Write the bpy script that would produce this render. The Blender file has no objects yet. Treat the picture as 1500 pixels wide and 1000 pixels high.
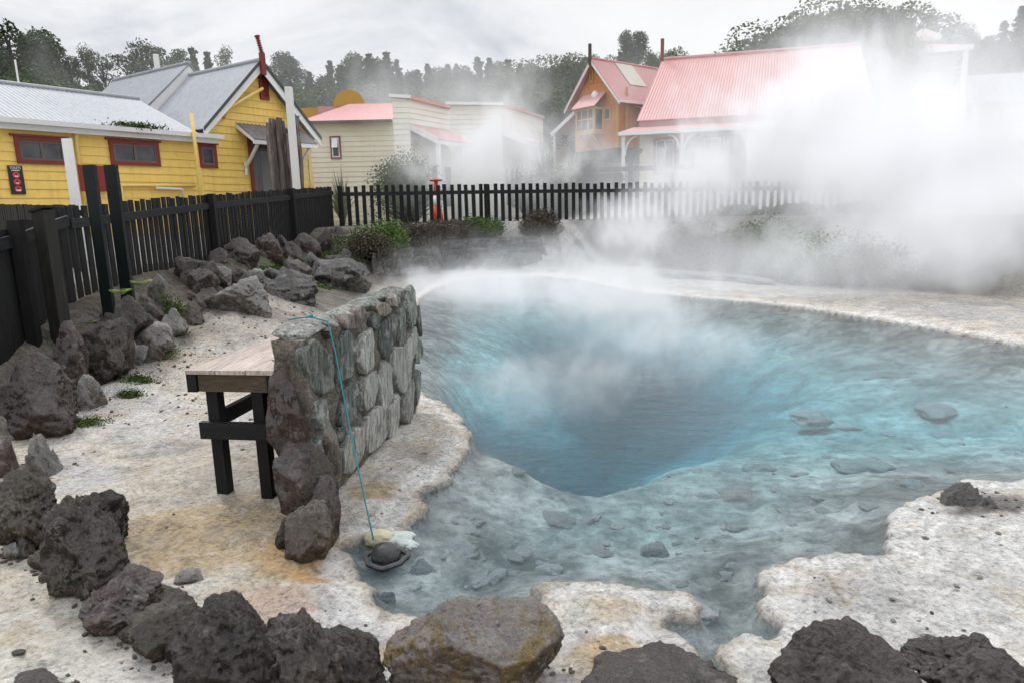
import bpy, math, random
import numpy as np
from mathutils import Vector, Matrix

random.seed(7)
SC = bpy.context.scene
COL = SC.collection
PI = math.pi

# ------------------------------------------------------------------ camera
FPX, TILT, ROLL, CAMZ = 1000.0, math.radians(11), 0.025, 1.75
_f = np.array([0, math.cos(TILT), -math.sin(TILT)])
_u = np.array([0, math.sin(TILT), math.cos(TILT)])
_r = np.array([1.0, 0, 0])
RT = _r * math.cos(ROLL) - _u * math.sin(ROLL)
UP = _r * math.sin(ROLL) + _u * math.cos(ROLL)
EYE = np.array([0, 0, CAMZ])

def ray(px, py):
    return _f + RT * ((px - 750) / FPX) + UP * ((500 - py) / FPX)
def on_z(px, py, z):
    d = ray(px, py); t = (z - CAMZ) / d[2]
    return EYE + d * t
def at_y(px, py, Y):
    d = ray(px, py); return EYE + d * (Y / d[1])
def on_plane(px, py, P, n):
    d = ray(px, py); t = np.dot(np.asarray(P) - EYE, n) / np.dot(d, n)
    return EYE + d * t

cam = bpy.data.cameras.new('camera'); camo = bpy.data.objects.new('camera', cam); COL.objects.link(camo)
cam.sensor_width = 36; cam.lens = 24; cam.clip_start = 0.05; cam.clip_end = 6000
m = Matrix(((RT[0], UP[0], -_f[0], 0), (RT[1], UP[1], -_f[1], 0), (RT[2], UP[2], -_f[2], CAMZ), (0, 0, 0, 1)))
camo.matrix_world = m
SC.camera = camo

# ------------------------------------------------------------------ numpy noise
def _hash(ix, iy, iz, seed):
    n = (ix.astype(np.int64) * 374761393 + iy.astype(np.int64) * 668265263 + iz.astype(np.int64) * 1440670441 + seed * 1013904223) & 0xffffffff
    n = ((n ^ (n >> 13)) * 1274126177) & 0xffffffff
    n = ((n ^ (n >> 15)) * 2246822519) & 0xffffffff
    return ((n ^ (n >> 16)) & 0xffffff) / float(0xffffff)

def vnoise(p, seed=0):
    """value noise 0..1 at p (N,3)"""
    i = np.floor(p).astype(np.int64); f = p - i
    w = f * f * f * (f * (f * 6 - 15) + 10)
    r = 0
    for dx in (0, 1):
        for dy in (0, 1):
            for dz in (0, 1):
                k = (w[:, 0] if dx else 1 - w[:, 0]) * (w[:, 1] if dy else 1 - w[:, 1]) * (w[:, 2] if dz else 1 - w[:, 2])
                r = r + k * _hash(i[:, 0] + dx, i[:, 1] + dy, i[:, 2] + dz, seed)
    return r

def fbm(p, oct=4, seed=0, gain=.5):
    a, s, t = 1.0, 0, 0
    for o in range(oct):
        s = s + a * (vnoise(p, seed + o * 17) - .5); t += a
        a *= gain; p = p * 2.03 + 11.3
    return s / t * 2            # about -1..1

def fbm2(x, y, sc, oct=4, seed=0, gain=.5):
    a, s, t = 1.0, 0, 0; px_, py_ = x * sc, y * sc; zero = np.zeros(1, np.int64)
    for o in range(oct):
        ix, iy = np.floor(px_), np.floor(py_); fx, fy = px_ - ix, py_ - iy
        ix, iy = ix.astype(np.int64), iy.astype(np.int64)
        wx = fx * fx * fx * (fx * (fx * 6 - 15) + 10); wy = fy * fy * fy * (fy * (fy * 6 - 15) + 10); sd_ = seed + o * 17
        h00, h10, h01, h11 = _hash(ix, iy, zero, sd_), _hash(ix + 1, iy, zero, sd_), _hash(ix, iy + 1, zero, sd_), _hash(ix + 1, iy + 1, zero, sd_)
        v = (h00 * (1 - wx) + h10 * wx) * (1 - wy) + (h01 * (1 - wx) + h11 * wx) * wy
        s = s + a * (v - .5); t += a; a *= gain; px_ = px_ * 2.03 + 11.3; py_ = py_ * 2.03 + 11.3
    return s / t * 2

def S(t):
    t = np.clip(t, 0, 1); return t * t * (3 - 2 * t)
def lerp(a, b, t): return a + (b - a) * t

# ------------------------------------------------------------------ pool outline and ground heights
def W(pts, z): return [tuple(on_z(x, y, z)[:2]) for x, y in pts]
far_edge = [(606, 470), (613, 436), (640, 418), (680, 408), (730, 404), (800, 403), (850, 408), (930, 424), (1000, 432), (1100, 440), (1200, 452), (1290, 465), (1380, 480), (1450, 493), (1500, 503)]
right_world = [(7.3, 7.2), (8.3, 6.0), (8.0, 4.9), (6.5, 4.25), (4.6, 4.0)]
near_edge = [(1500, 694), (1440, 697), (1400, 701), (1360, 715), (1325, 736), (1303, 766), (1311, 788), (1318, 802), (1290, 808), (1240, 803), (1210, 801), (1170, 809), (1132, 826),
             (1117, 850), (1130, 880), (1160, 896), (1166, 907), (1150, 935), (1130, 941), (1090, 926), (1056, 930), (1046, 950), (1062, 984), (1040, 987), (1034, 974), (1027, 955), (1000, 925),
             (973, 905), (985, 890), (1013, 885), (1020, 874), (1000, 862), (960, 858), (920, 850), (870, 842), (800, 842), (783, 852), (790, 880), (815, 908), (800, 930), (740, 925),
             (690, 915), (640, 906), (600, 896), (578, 888), (560, 882), (546, 865), (530, 840), (515, 815), (499, 790), (520, 782), (545, 778), (585, 768), (600, 752), (606, 738), (622, 710), (652, 690),
             (680, 660), (686, 636), (671, 605), (642, 582), (622, 574), (606, 560), (600, 520)]
POOL = np.array(W(far_edge, .05) + right_world + W(near_edge, .06))
HOLE = np.array(W([(676, 640), (728, 694), (795, 712), (860, 720), (935, 706), (1010, 668), (1090, 640), (1200, 590), (1240, 540), (1180, 490), (1000, 455), (880, 445), (760, 445), (670, 475), (640, 530), (655, 600)], -.3))

def sdf(poly, x, y):
    """signed distance, positive outside"""
    d2 = np.full(x.shape, 1e9); inside = np.zeros(x.shape, bool)
    n = len(poly)
    for i in range(n):
        ax, ay = poly[i]; bx, by = poly[(i + 1) % n]
        ex, ey = bx - ax, by - ay
        wx, wy = x - ax, y - ay
        t = np.clip((wx * ex + wy * ey) / (ex * ex + ey * ey + 1e-12), 0, 1)
        d2 = np.minimum(d2, (wx - ex * t) ** 2 + (wy - ey * t) ** 2)
        c = (ay > y) != (by > y)
        xi = ax + (y - ay) * ex / (ey if abs(ey) > 1e-12 else 1e-12)
        inside ^= c & (x < xi)
    d = np.sqrt(d2)
    return np.where(inside, -d, d)

def FENCE_X(y): return -4.55 - .35 * S((y - 4.5) / 3) + .1 * S((y - 9) / 9)

def ground_parts(x, y):
    x = np.asarray(x, float); y = np.asarray(y, float)
    sd = sdf(POOL, x, y)
    near = np.exp(-(np.hypot(x, y - 3) / 7) ** 2)
    sd = sd + fbm2(x, y, 5.0, 3, 3) * .045 * (near + .4) + fbm2(x, y, 15.0, 3, 5) * .022 * near
    # land
    z = .035 + .035 * S(sd / .3) + .045 * S((sd - .3) / 1.2)
    z = z + .025 * fbm2(x, y, .9, 4, 8) * S(sd / .4) + .012 * fbm2(x, y, 6, 3, 9) * S(sd / .2)
    tz = (z + .02 * fbm2(x, y, 1.6, 3, 12)) / .016; tz = np.floor(tz) + S((tz - np.floor(tz) - .7) / .3)
    z = z + .6 * (tz * .016 - z) * S(sd / .05) * S((1.6 - sd) / .8)
    rise_l = .70 * S((sd - .5) / 2.6) * S((y - 5.3) / 5.2) * S((2 - x) / 2)
    amp = np.interp(y, [3, 7.5, 10.5, 14, 19], [.42, .46, .22, .25, .5])
    bank_l = amp * S((-4.0 - x) / .75) + (.07 * fbm2(x, y, 2.6, 4, 41) + .03 * fbm2(x, y, 8, 3, 43)) * S((-2.9 - x) / .8) * S((y - 5) / 2) * S((20 - y) / 2)
    wb = S((y - 13.5) / 4)
    off = lerp(.9, 2.6, S((x - .8) / 3.2))
    bank_b = 1.28 * S((sd - off) / lerp(.9, 2.4, S((x - .8) / 3))) * np.maximum(wb, S((x - 2) / 3) * S((y - 5) / 4))
    land = np.maximum(z + rise_l + bank_l, z + bank_b)
    # country behind the fences
    bh = S((y - 20) / 3)
    land = lerp(land, 1.32, np.maximum(S((-5.3 - x) / 2.5) * S((y - 9) / 5), bh))
    land = land + .115 * np.clip(y - 21, 0, 60) * S((x - 1.5) / 6)
    land = land + .09 * np.clip(y - 45, 0, 110)
    land = land + .05 * fbm2(x, y, .25, 2, 21) * S((y - 20) / 10)
    # bed
    sh = sdf(HOLE, x, y) + (fbm2(x, y, .9, 3, 31) * .10 + fbm2(x, y, 4.5, 3, 32) * .03)
    dep = .10 + .5 * S(-sd / 1.0) + .75 * S((-sd - .5) / 2.2) * S((y - 4.0) / 2.0 + (x - 1.5) * .15)
    wid = .85 + 2.6 * S((x - .4) / 1.6 + .25 * (y - 5.2)) + 1.2 * S((y - 6) / 3)
    dep = dep + 3.4 * S((-sh + .26) / wid) ** .9
    ground_parts.dep = dep
    dep = dep + (.10 * fbm2(x, y, 1.7, 4, 33) + .10 * np.abs(fbm2(x, y, 4.5, 4, 35)) + .04 * fbm2(x, y, 14, 3, 36)) * S(-sd / .3)
    bed = -np.minimum(dep, .9) * .34 - np.clip(dep - .9, 0, 9) * .42
    k = S((sd + .05) / .05)
    zz = np.where(sd > 0, land, lerp(-.02 + bed * S(-sd / .10), land, k))
    return zz, sd, sh
def G(x, y):
    z, _, _ = ground_parts(np.array([x]), np.array([y])); return float(z[0])
def on_ground(px, py, z0=.12):
    """first meeting of the pixel ray with the ground"""
    d = ray(px, py); lo, hi = 1.2, 45.0
    for n_ in (90, 40, 40):
        ts = np.linspace(lo, hi, n_)
        P = EYE[None, :] + d[None, :] * ts[:, None]
        g = np.maximum(ground_parts(P[:, 0], P[:, 1])[0], 0.0)
        hit = np.nonzero(P[:, 2] <= g)[0]
        i = hit[0] if len(hit) else len(ts) - 1
        lo, hi = ts[max(i - 1, 0)], ts[i]
    return P[i]

# ------------------------------------------------------------------ materials
def new_mat(name):
    mt = bpy.data.materials.new(name); mt.use_nodes = True
    nt = mt.node_tree
    for n in list(nt.nodes):
        if n.type != 'OUTPUT_MATERIAL': nt.nodes.remove(n)
    out = [n for n in nt.nodes if n.type == 'OUTPUT_MATERIAL'][0]
    return mt, nt, out
def N(nt, t, **kw):
    n = nt.nodes.new(t)
    for k, v in kw.items():
        if k.startswith('i_'): n.inputs[k[2:].replace('_', ' ')].default_value = v
        elif k.startswith('n_'): n.inputs[int(k[2:])].default_value = v
        else: setattr(n, k, v)
    return n
def L(nt, a, b): nt.links.new(a, b)
def rgba(c): return (c[0], c[1], c[2], 1)
def ramp(nt, fac, stops, interp='LINEAR'):
    r = N(nt, 'ShaderNodeValToRGB'); r.color_ramp.interpolation = interp
    e = r.color_ramp.elements
    while len(e) < len(stops): e.new(.5)
    for k, (p, c) in enumerate(stops):
        e[k].position = p; e[k].color = rgba(c) if not isinstance(c, (int, float)) else (c, c, c, 1)
    L(nt, fac, r.inputs[0]); return r.outputs[0]
def noise(nt, vec, scale, detail=6, rough=.55, dist=0, off=None):
    n = N(nt, 'ShaderNodeTexNoise', i_Scale=scale, i_Detail=detail, i_Roughness=rough, i_Distortion=dist)
    L(nt, vec, n.inputs['Vector']); return n.outputs['Fac']
def math_(nt, op, a, b=None, c=None, clamp=False):
    n = N(nt, 'ShaderNodeMath', operation=op, use_clamp=clamp)
    for k, v in enumerate((a, b, c)):
        if v is None: continue
        if isinstance(v, (int, float)): n.inputs[k].default_value = v
        else: L(nt, v, n.inputs[k])
    return n.outputs[0]
def mix(nt, fac, a, b, mode='MIX'):
    n = N(nt, 'ShaderNodeMix', data_type='RGBA', blend_type=mode)
    for k, v in ((0, fac), (6, a), (7, b)):
        if isinstance(v, (int, float)): n.inputs[k].default_value = v
        elif isinstance(v, (tuple, list)): n.inputs[k].default_value = rgba(v)
        else: L(nt, v, n.inputs[k])
    return n.outputs[2]
def bump(nt, h, strength, dist, prev=None):
    b = N(nt, 'ShaderNodeBump', i_Strength=strength, i_Distance=dist)
    L(nt, h, b.inputs['Height'])
    if prev is not None: L(nt, prev, b.inputs['Normal'])
    return b.outputs[0]
def pos(nt): return N(nt, 'ShaderNodeNewGeometry').outputs['Position']
def objco(nt): return N(nt, 'ShaderNodeTexCoord').outputs['Object']
def pbsdf(nt, out, col, rough=.7, nrm=None, spec=.4, metal=0):
    p = N(nt, 'ShaderNodeBsdfPrincipled', i_Metallic=metal)
    p.inputs['Specular IOR Level'].default_value = spec
    if isinstance(col, (tuple, list)): p.inputs['Base Color'].default_value = rgba(col)
    else: L(nt, col, p.inputs['Base Color'])
    if isinstance(rough, (int, float)): p.inputs['Roughness'].default_value = rough
    else: L(nt, rough, p.inputs['Roughness'])
    if nrm is not None: L(nt, nrm, p.inputs['Normal'])
    L(nt, p.outputs[0], out.inputs['Surface']); return p

def paint(name, col, var=.12, dirt=.25, rough=.55, sc=3.0, dirtcol=(.06, .05, .04), spec=.4, bumpy=.15, stretch=(1, 1, 1), streaks=0):
    """weathered paint or wood: colour drift, grime, fine bump"""
    mt, nt, out = new_mat(name)
    p = pos(nt)
    mp = N(nt, 'ShaderNodeMapping'); mp.inputs['Scale'].default_value = stretch; L(nt, p, mp.inputs[0]); v = mp.outputs[0]
    n1 = noise(nt, v, sc, 5, .6); n2 = noise(nt, v, sc * 5.3, 6, .7)
    c = mix(nt, n1, tuple(x * (1 - var) for x in col), tuple(min(1, x * (1 + var)) for x in col))
    c = mix(nt, math_(nt, 'MULTIPLY', ramp(nt, n2, [(.48, 0), (.75, 1)]), dirt), c, dirtcol)
    if streaks:
        mp2 = N(nt, 'ShaderNodeMapping'); mp2.inputs['Scale'].default_value = (9, 9, .5); L(nt, p, mp2.inputs[0])
        c = mix(nt, math_(nt, 'MULTIPLY', ramp(nt, noise(nt, mp2.outputs[0], 1.0, 4, .6), [(.5, 0), (.8, 1)]), streaks), c, dirtcol)
    oi = N(nt, 'ShaderNodeObjectInfo')
    hv = N(nt, 'ShaderNodeHueSaturation'); L(nt, c, hv.inputs['Color'])
    L(nt, math_(nt, 'MULTIPLY_ADD', oi.outputs['Random'], .25, .88), hv.inputs['Value'])
    pbsdf(nt, out, hv.outputs[0], rough, bump(nt, n2, bumpy, .01), spec)
    return mt

def rock_mat(name, dark, mid, light, sc=2.2, stain=None, stain_amt=.5, white=.25, rough=.85, bs=.9):
    mt, nt, out = new_mat(name)
    p = pos(nt)
    sc = sc * 2.2
    n1 = noise(nt, p, sc, 9, .66, .5)
    n2 = noise(nt, p, sc * 5, 9, .72)
    n3 = noise(nt, p, sc * 22, 6, .72)
    vo = N(nt, 'ShaderNodeTexVoronoi', i_Scale=sc * 13); L(nt, p, vo.inputs['Vector'])
    c = ramp(nt, n1, [(.34, dark), (.50, mid), (.64, light)])
    c = mix(nt, ramp(nt, n2, [(.36, .8), (.52, 0)]), c, tuple(x * .5 for x in dark))
    c = mix(nt, math_(nt, 'MULTIPLY', ramp(nt, n2, [(.55, 0), (.66, 1)]), .6), c, light)
    if stain is not None:
        c = mix(nt, math_(nt, 'MULTIPLY', ramp(nt, noise(nt, p, sc * .8 + .7, 7, .65, .8), [(.50, 0), (.60, 1)]), stain_amt), c, stain)
    c = mix(nt, math_(nt, 'MULTIPLY', ramp(nt, noise(nt, p, sc * 1.7, 11, .75, .3), [(.57, 0), (.605, 1)]), white * 2.0, clamp=True), c, (.46, .43, .39))
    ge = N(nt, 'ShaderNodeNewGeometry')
    c = mix(nt, 1, c, ramp(nt, ge.outputs['Pointiness'], [(.42, .3), (.50, 1.0), (.58, 1.5)]), 'MULTIPLY')  # crevice shade and lighter edges put into the colour
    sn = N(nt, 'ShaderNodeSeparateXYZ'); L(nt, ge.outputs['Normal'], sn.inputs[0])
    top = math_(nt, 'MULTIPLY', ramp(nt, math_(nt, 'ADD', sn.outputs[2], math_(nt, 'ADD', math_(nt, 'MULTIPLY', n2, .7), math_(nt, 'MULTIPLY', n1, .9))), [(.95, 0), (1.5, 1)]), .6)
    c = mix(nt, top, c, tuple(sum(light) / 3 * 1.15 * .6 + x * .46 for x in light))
    if stain is not None:
        c = mix(nt, math_(nt, 'MULTIPLY', ramp(nt, noise(nt, p, sc * .9 + 1.7, 8, .7, .9), [(.52, 0), (.60, 1)]), stain_amt * .8), c, stain)
    c = mix(nt, math_(nt, 'MULTIPLY', ramp(nt, n3, [(.55, 0), (.68, 1)]), .45), c, tuple(min(1, x * 1.5) for x in light))
    c = mix(nt, math_(nt, 'MULTIPLY', ramp(nt, n3, [(.32, 1), (.44, 0)]), .6), c, tuple(x * .4 for x in dark))
    oi = N(nt, 'ShaderNodeObjectInfo')
    hv = N(nt, 'ShaderNodeHueSaturation'); L(nt, c, hv.inputs['Color'])
    L(nt, math_(nt, 'MULTIPLY_ADD', oi.outputs['Random'], .4, .66), hv.inputs['Value'])
    b = bump(nt, n2, bs, .09); b = bump(nt, n3, bs * .9, .03, b); b = bump(nt, vo.outputs['Distance'], bs * .5, .012, b)
    pbsdf(nt, out, hv.outputs[0], rough, b, .35)
    return mt

def foliage(name, dark, light, trans=.0):
    mt, nt, out = new_mat(name)
    ge = N(nt, 'ShaderNodeNewGeometry')
    n1 = noise(nt, ge.outputs['Position'], .9, 3, .6)
    f = math_(nt, 'ADD', math_(nt, 'MULTIPLY', ge.outputs['Random Per Island'], .6), math_(nt, 'MULTIPLY', n1, .5))
    c = ramp(nt, f, [(.2, dark), (.85, light)])
    oi = N(nt, 'ShaderNodeObjectInfo')
    hv = N(nt, 'ShaderNodeHueSaturation'); L(nt, c, hv.inputs['Color'])
    L(nt, math_(nt, 'MULTIPLY_ADD', oi.outputs['Random'], .5, .75), hv.inputs['Value'])
    pbsdf(nt, out, hv.outputs[0], .65, None, .25)
    return mt

def corr_mat(name, col, rust=(.12, .07, .05), dirt=.3, rough=.5):
    return paint(name, col, .10, dirt, rough, 1.1, rust, .4, .1, streaks=.35)

MT = {}
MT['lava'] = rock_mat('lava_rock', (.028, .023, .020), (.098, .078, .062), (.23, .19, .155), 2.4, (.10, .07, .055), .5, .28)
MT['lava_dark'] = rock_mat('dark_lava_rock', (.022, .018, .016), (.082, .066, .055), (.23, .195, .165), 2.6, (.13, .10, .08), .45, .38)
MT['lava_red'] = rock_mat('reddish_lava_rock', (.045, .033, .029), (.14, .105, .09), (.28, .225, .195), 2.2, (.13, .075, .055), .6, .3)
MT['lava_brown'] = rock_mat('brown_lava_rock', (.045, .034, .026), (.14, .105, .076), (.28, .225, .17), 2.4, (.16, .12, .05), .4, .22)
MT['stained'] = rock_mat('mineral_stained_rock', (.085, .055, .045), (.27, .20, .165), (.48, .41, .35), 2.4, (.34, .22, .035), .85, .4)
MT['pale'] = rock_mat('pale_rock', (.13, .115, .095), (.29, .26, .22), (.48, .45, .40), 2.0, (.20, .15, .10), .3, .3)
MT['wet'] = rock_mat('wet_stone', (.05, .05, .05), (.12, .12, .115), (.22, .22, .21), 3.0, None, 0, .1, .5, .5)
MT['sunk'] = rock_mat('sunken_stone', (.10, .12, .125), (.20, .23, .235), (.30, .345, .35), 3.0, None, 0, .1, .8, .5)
MT['sunk_blue'] = rock_mat('sunken_stone_blue', (.05, .15, .18), (.11, .26, .29), (.17, .36, .39), 3.0, None, 0, .05, .8, .4)  # bluish cast of the deeper water put into the stone colour
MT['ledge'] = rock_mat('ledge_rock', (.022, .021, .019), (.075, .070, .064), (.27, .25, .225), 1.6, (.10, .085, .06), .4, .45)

# ------------------------------------------------------------------ meshes
class MB:
    def __init__(s): s.v = []; s.f = []
    def add(s, pts, faces):
        b = len(s.v); s.v += [tuple(float(c) for c in p) for p in pts]; s.f += [tuple(i + b for i in f) for f in faces]
        return s
    def quad(s, *p): return s.add(p, [tuple(range(len(p)))])
    def prism(s, poly, vec):
        """poly extruded by vec, capped"""
        n = len(poly); a = [np.asarray(p, float) for p in poly]; vec = np.asarray(vec, float)
        pts = a + [p + vec for p in a]
        fs = [tuple(range(n - 1, -1, -1)), tuple(range(n, 2 * n))] + [(i, (i + 1) % n, n + (i + 1) % n, n + i) for i in range(n)]
        return s.add(pts, fs)
    def box(s, c, sx, sy, sz, d=(1, 0)):
        d = np.array([d[0], d[1], 0.0]); d /= np.linalg.norm(d); e = np.array([-d[1], d[0], 0]); c = np.asarray(c, float); z = np.array([0, 0, 1.])
        b = [c - d * sx / 2 - e * sy / 2 - z * sz / 2, c + d * sx / 2 - e * sy / 2 - z * sz / 2, c + d * sx / 2 + e * sy / 2 - z * sz / 2, c - d * sx / 2 + e * sy / 2 - z * sz / 2]
        return s.prism(b, z * sz)
    def beam(s, p0, p1, w, t, up=(0, 0, 1)):
        p0 = np.asarray(p0, float); p1 = np.asarray(p1, float); a = p1 - p0; a /= np.linalg.norm(a)
        up = np.asarray(up, float); up = up if abs(np.dot(a, up)) < .99 else np.array([0, 1., 0]); sd = np.cross(a, up); sd /= np.linalg.norm(sd); u = np.cross(sd, a)
        b = [p0 - sd * w / 2 - u * t / 2, p0 + sd * w / 2 - u * t / 2, p0 + sd * w / 2 + u * t / 2, p0 - sd * w / 2 + u * t / 2]
        return s.prism(b, p1 - p0)
    def tube(s, path, rad, n=8, cap=True):
        path = [np.asarray(p, float) for p in path]
        if isinstance(rad, (int, float)): rad = [rad] * len(path)
        pts = []; ref = None
        for i, p in enumerate(path):
            a = path[min(i + 1, len(path) - 1)] - path[max(i - 1, 0)]; a = a / (np.linalg.norm(a) + 1e-9)
            if ref is None: ref = np.array([1., 0, 0]) if abs(a[0]) < .8 else np.array([0, 1., 0])
            e = np.cross(a, ref); e /= np.linalg.norm(e); g = np.cross(e, a); ref = g
            for k in range(n):
                t = 2 * PI * k / n; pts.append(p + rad[i] * (math.cos(t) * e + math.sin(t) * g))
        m_ = len(path); fs = []
        for i in range(m_ - 1):
            for k in range(n):
                fs.append((i * n + k, i * n + (k + 1) % n, (i + 1) * n + (k + 1) % n, (i + 1) * n + k))
        if cap: fs += [tuple(range(n - 1, -1, -1)), tuple(range((m_ - 1) * n, m_ * n))]
        return s.add(pts, fs)
    def lathe(s, c, prof, n=16):
        """prof [(r,z)] round the vertical axis at c"""
        c = np.asarray(c, float); pts = []
        for r, z in prof:
            for k in range(n):
                t = 2 * PI * k / n; pts.append(c + np.array([r * math.cos(t), r * math.sin(t), z]))
        fs = []
        for i in range(len(prof) - 1):
            for k in range(n): fs.append((i * n + k, i * n + (k + 1) % n, (i + 1) * n + (k + 1) % n, (i + 1) * n + k))
        fs += [tuple(range(n - 1, -1, -1)), tuple(range((len(prof) - 1) * n, len(prof) * n))]
        return s.add(pts, fs)

def mesh_np(name, V, F, mat=None, smooth=False):
    V = np.asarray(V, np.float32); F = np.asarray(F, np.int32); k = F.shape[1]
    me = bpy.data.meshes.new(name)
    me.vertices.add(len(V)); me.vertices.foreach_set('co', V.ravel())
    me.loops.add(F.size); me.loops.foreach_set('vertex_index', F.ravel())
    me.polygons.add(len(F)); me.polygons.foreach_set('loop_start', np.arange(0, F.size, k, dtype=np.int32))
    me.polygons.foreach_set('use_smooth', np.full(len(F), smooth))
    me.update(calc_edges=True)
    if mat: me.materials.append(mat)
    return me

def tag(o, label=None, cat=None, group=None, kind=None):
    if label: o['label'] = label
    if cat: o['category'] = cat
    if group: o['group'] = group
    if kind: o['kind'] = kind
    return o
def link(name, me, parent=None, loc=None):
    o = bpy.data.objects.new(name, me); COL.objects.link(o)
    if loc is not None: o.location = tuple(float(c) for c in loc)
    if parent is not None: o.parent = parent
    return o
def thing(name, label, cat, loc=(0, 0, 0), group=None):
    o = link(name, None, None, loc); o.empty_display_size = .2
    return tag(o, label, cat, group)
def origin_of(o):
    p = np.zeros(3)
    while o is not None:
        p += np.array(o.location); o = o.parent
    return p
def part(name, mb, mat, parent, label=None, smooth=False, loc=None):
    """mesh given in world coordinates, linked as a child of parent"""
    base = origin_of(parent) if parent is not None else (np.zeros(3) if loc is None else np.asarray(loc, float))
    me = bpy.data.meshes.new(name)
    me.from_pydata([tuple(np.asarray(v) - base) for v in mb.v], [], mb.f); me.update()
    if smooth:
        me.polygons.foreach_set('use_smooth', [True] * len(me.polygons))
    me.materials.append(mat)
    o = link(name, me, parent, None if parent is not None else base)
    if label: o['label'] = label
    return o
def solo(name, mb, mat, label, cat, loc, group=None, smooth=False):
    return tag(part(name, mb, mat, None, None, smooth, loc), label, cat, group)
def copy_tree(o, parent=None):
    c = o.copy(); COL.objects.link(c); c.parent = parent
    for ch in list(o.children): copy_tree(ch, c)
    return c

# ------------------------------------------------------------------ ground
def axis(*segs):
    a = []
    for lo, hi, st in segs: a += list(np.arange(lo, hi - st * .3, st))
    return np.array(a)
gx = np.concatenate([-np.geomspace(3000, 10.6, 40), axis((-10, -3.6, .08), (-3.6, 4.6, .022), (4.6, 10, .06)), np.geomspace(10.2, 3000, 46)])
gy = np.concatenate([-np.geomspace(400, 1, 16), axis((-.5, 2.1, .2), (2.1, 6.6, .022), (6.6, 12, .05), (12, 23, .07)), np.geomspace(23.2, 5000, 60)])
X, Y = np.meshgrid(gx, gy); nx, ny = len(gx), len(gy)
xf, yf = X.ravel(), Y.ravel()
zf, sdp, shp = ground_parts(xf, yf)
depf = ground_parts.dep
idx = np.arange(nx * ny).reshape(ny, nx)
Fq = np.stack([idx[:-1, :-1], idx[:-1, 1:], idx[1:, 1:], idx[1:, :-1]], -1).reshape(-1, 4)
gme = mesh_np('ground', np.stack([xf, yf, zf], 1), Fq, None, True)

# macro colours of the land (albedo), laid out on the ground itself
def blob(px, py, rx, ry=None, z=.12, p=None):
    c = on_z(px, py, z) if p is None else p
    ry = ry or rx
    d = np.hypot((xf - c[0]) / rx, (yf - c[1]) / ry); k = np.zeros_like(d); w_ = d < 2.0
    k[w_] = S((1.12 - d[w_] - .75 * fbm2(xf[w_], yf[w_], 2.6, 6, 51 + int(px) % 13, .62)) / .45)
    return k
def cmix(c, k, col): return c * (1 - k[:, None]) + np.array(col)[None, :] * k[:, None]
c = np.tile(np.array([.62, .555, .46]), (len(xf), 1))
nA = fbm2(xf, yf, .8, 5, 61); nB = fbm2(xf, yf, 3.1, 4, 63); nC = fbm2(xf, yf, 9.0, 3, 65)
c = cmix(c, S(nA * 1.6 + .25), (.70, .665, .60)); c = cmix(c, S(nB * 1.8 - .15) * .55, (.40, .36, .315))
# right-hand sinter flat and path
right = S((xf + .1) / .6) * S((6.2 - yf) / .5)
c = cmix(c, right, (.74, .72, .68)); c = cmix(c, right * S(nB * 1.5 + .1) * .45, (.60, .575, .54))
path = S((-1.35 - xf - (yf - 2.2) * 1.0) / .5) * S((3.6 - yf) / .6)
c = cmix(c, path, (.68, .64, .56)); c = cmix(c, path * S(nB * 1.4) * .5, (.78, .745, .67))
for bx, by, rx, ry, col, k in [(330, 770, .6, .42, (.46, .34, .19), .6), (470, 815, .22, .18, (.42, .24, .09), .8), (250, 790, .45, .3, (.40, .31, .20), .6), (540, 880, .22, .2, (.44, .28, .11), .75), (590, 905, .25, .16, (.45, .30, .14), .7),
                               (440, 790, .2, .25, (.44, .30, .15), .7), (560, 705, .22, .16, (.42, .30, .17), .7), (640, 650, .25, .2, (.36, .345, .32), .7), (590, 650, .35, .2, (.40, .375, .34), .5),
                               (400, 880, .35, .2, (.40, .27, .20), .55), (520, 850, .22, .16, (.50, .48, .45), .8), (510, 905, .26, .16, (.52, .51, .49), .8), (260, 650, .3, .25, (.28, .26, .24), .6),
                               (920, 940, .28, .2, (.47, .34, .19), .7), (990, 955, .10, .12, (.40, .25, .09), .7), (850, 870, .3, .15, (.50, .42, .31), .7), (1220, 850, .3, .16, (.34, .33, .32), .6), (1440, 725, .3, .2, (.17, .155, .14), .85),
                               (1230, 830, .7, .4, (.52, .50, .475), .3), (1180, 790, .5, .2, (.50, .45, .36), .4), (1060, 960, .3, .15, (.50, .44, .35), .5), (150, 600, .5, .4, (.36, .33, .31), .5), (250, 620, 1.0, .6, (.50, .49, .475), .5), (80, 700, .5, .4, (.47, .45, .45), .6)]:
    c = cmix(c, blob(bx, by, rx, ry) * min(1, k * 1.25), np.array(col) * 1.22)
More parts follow.
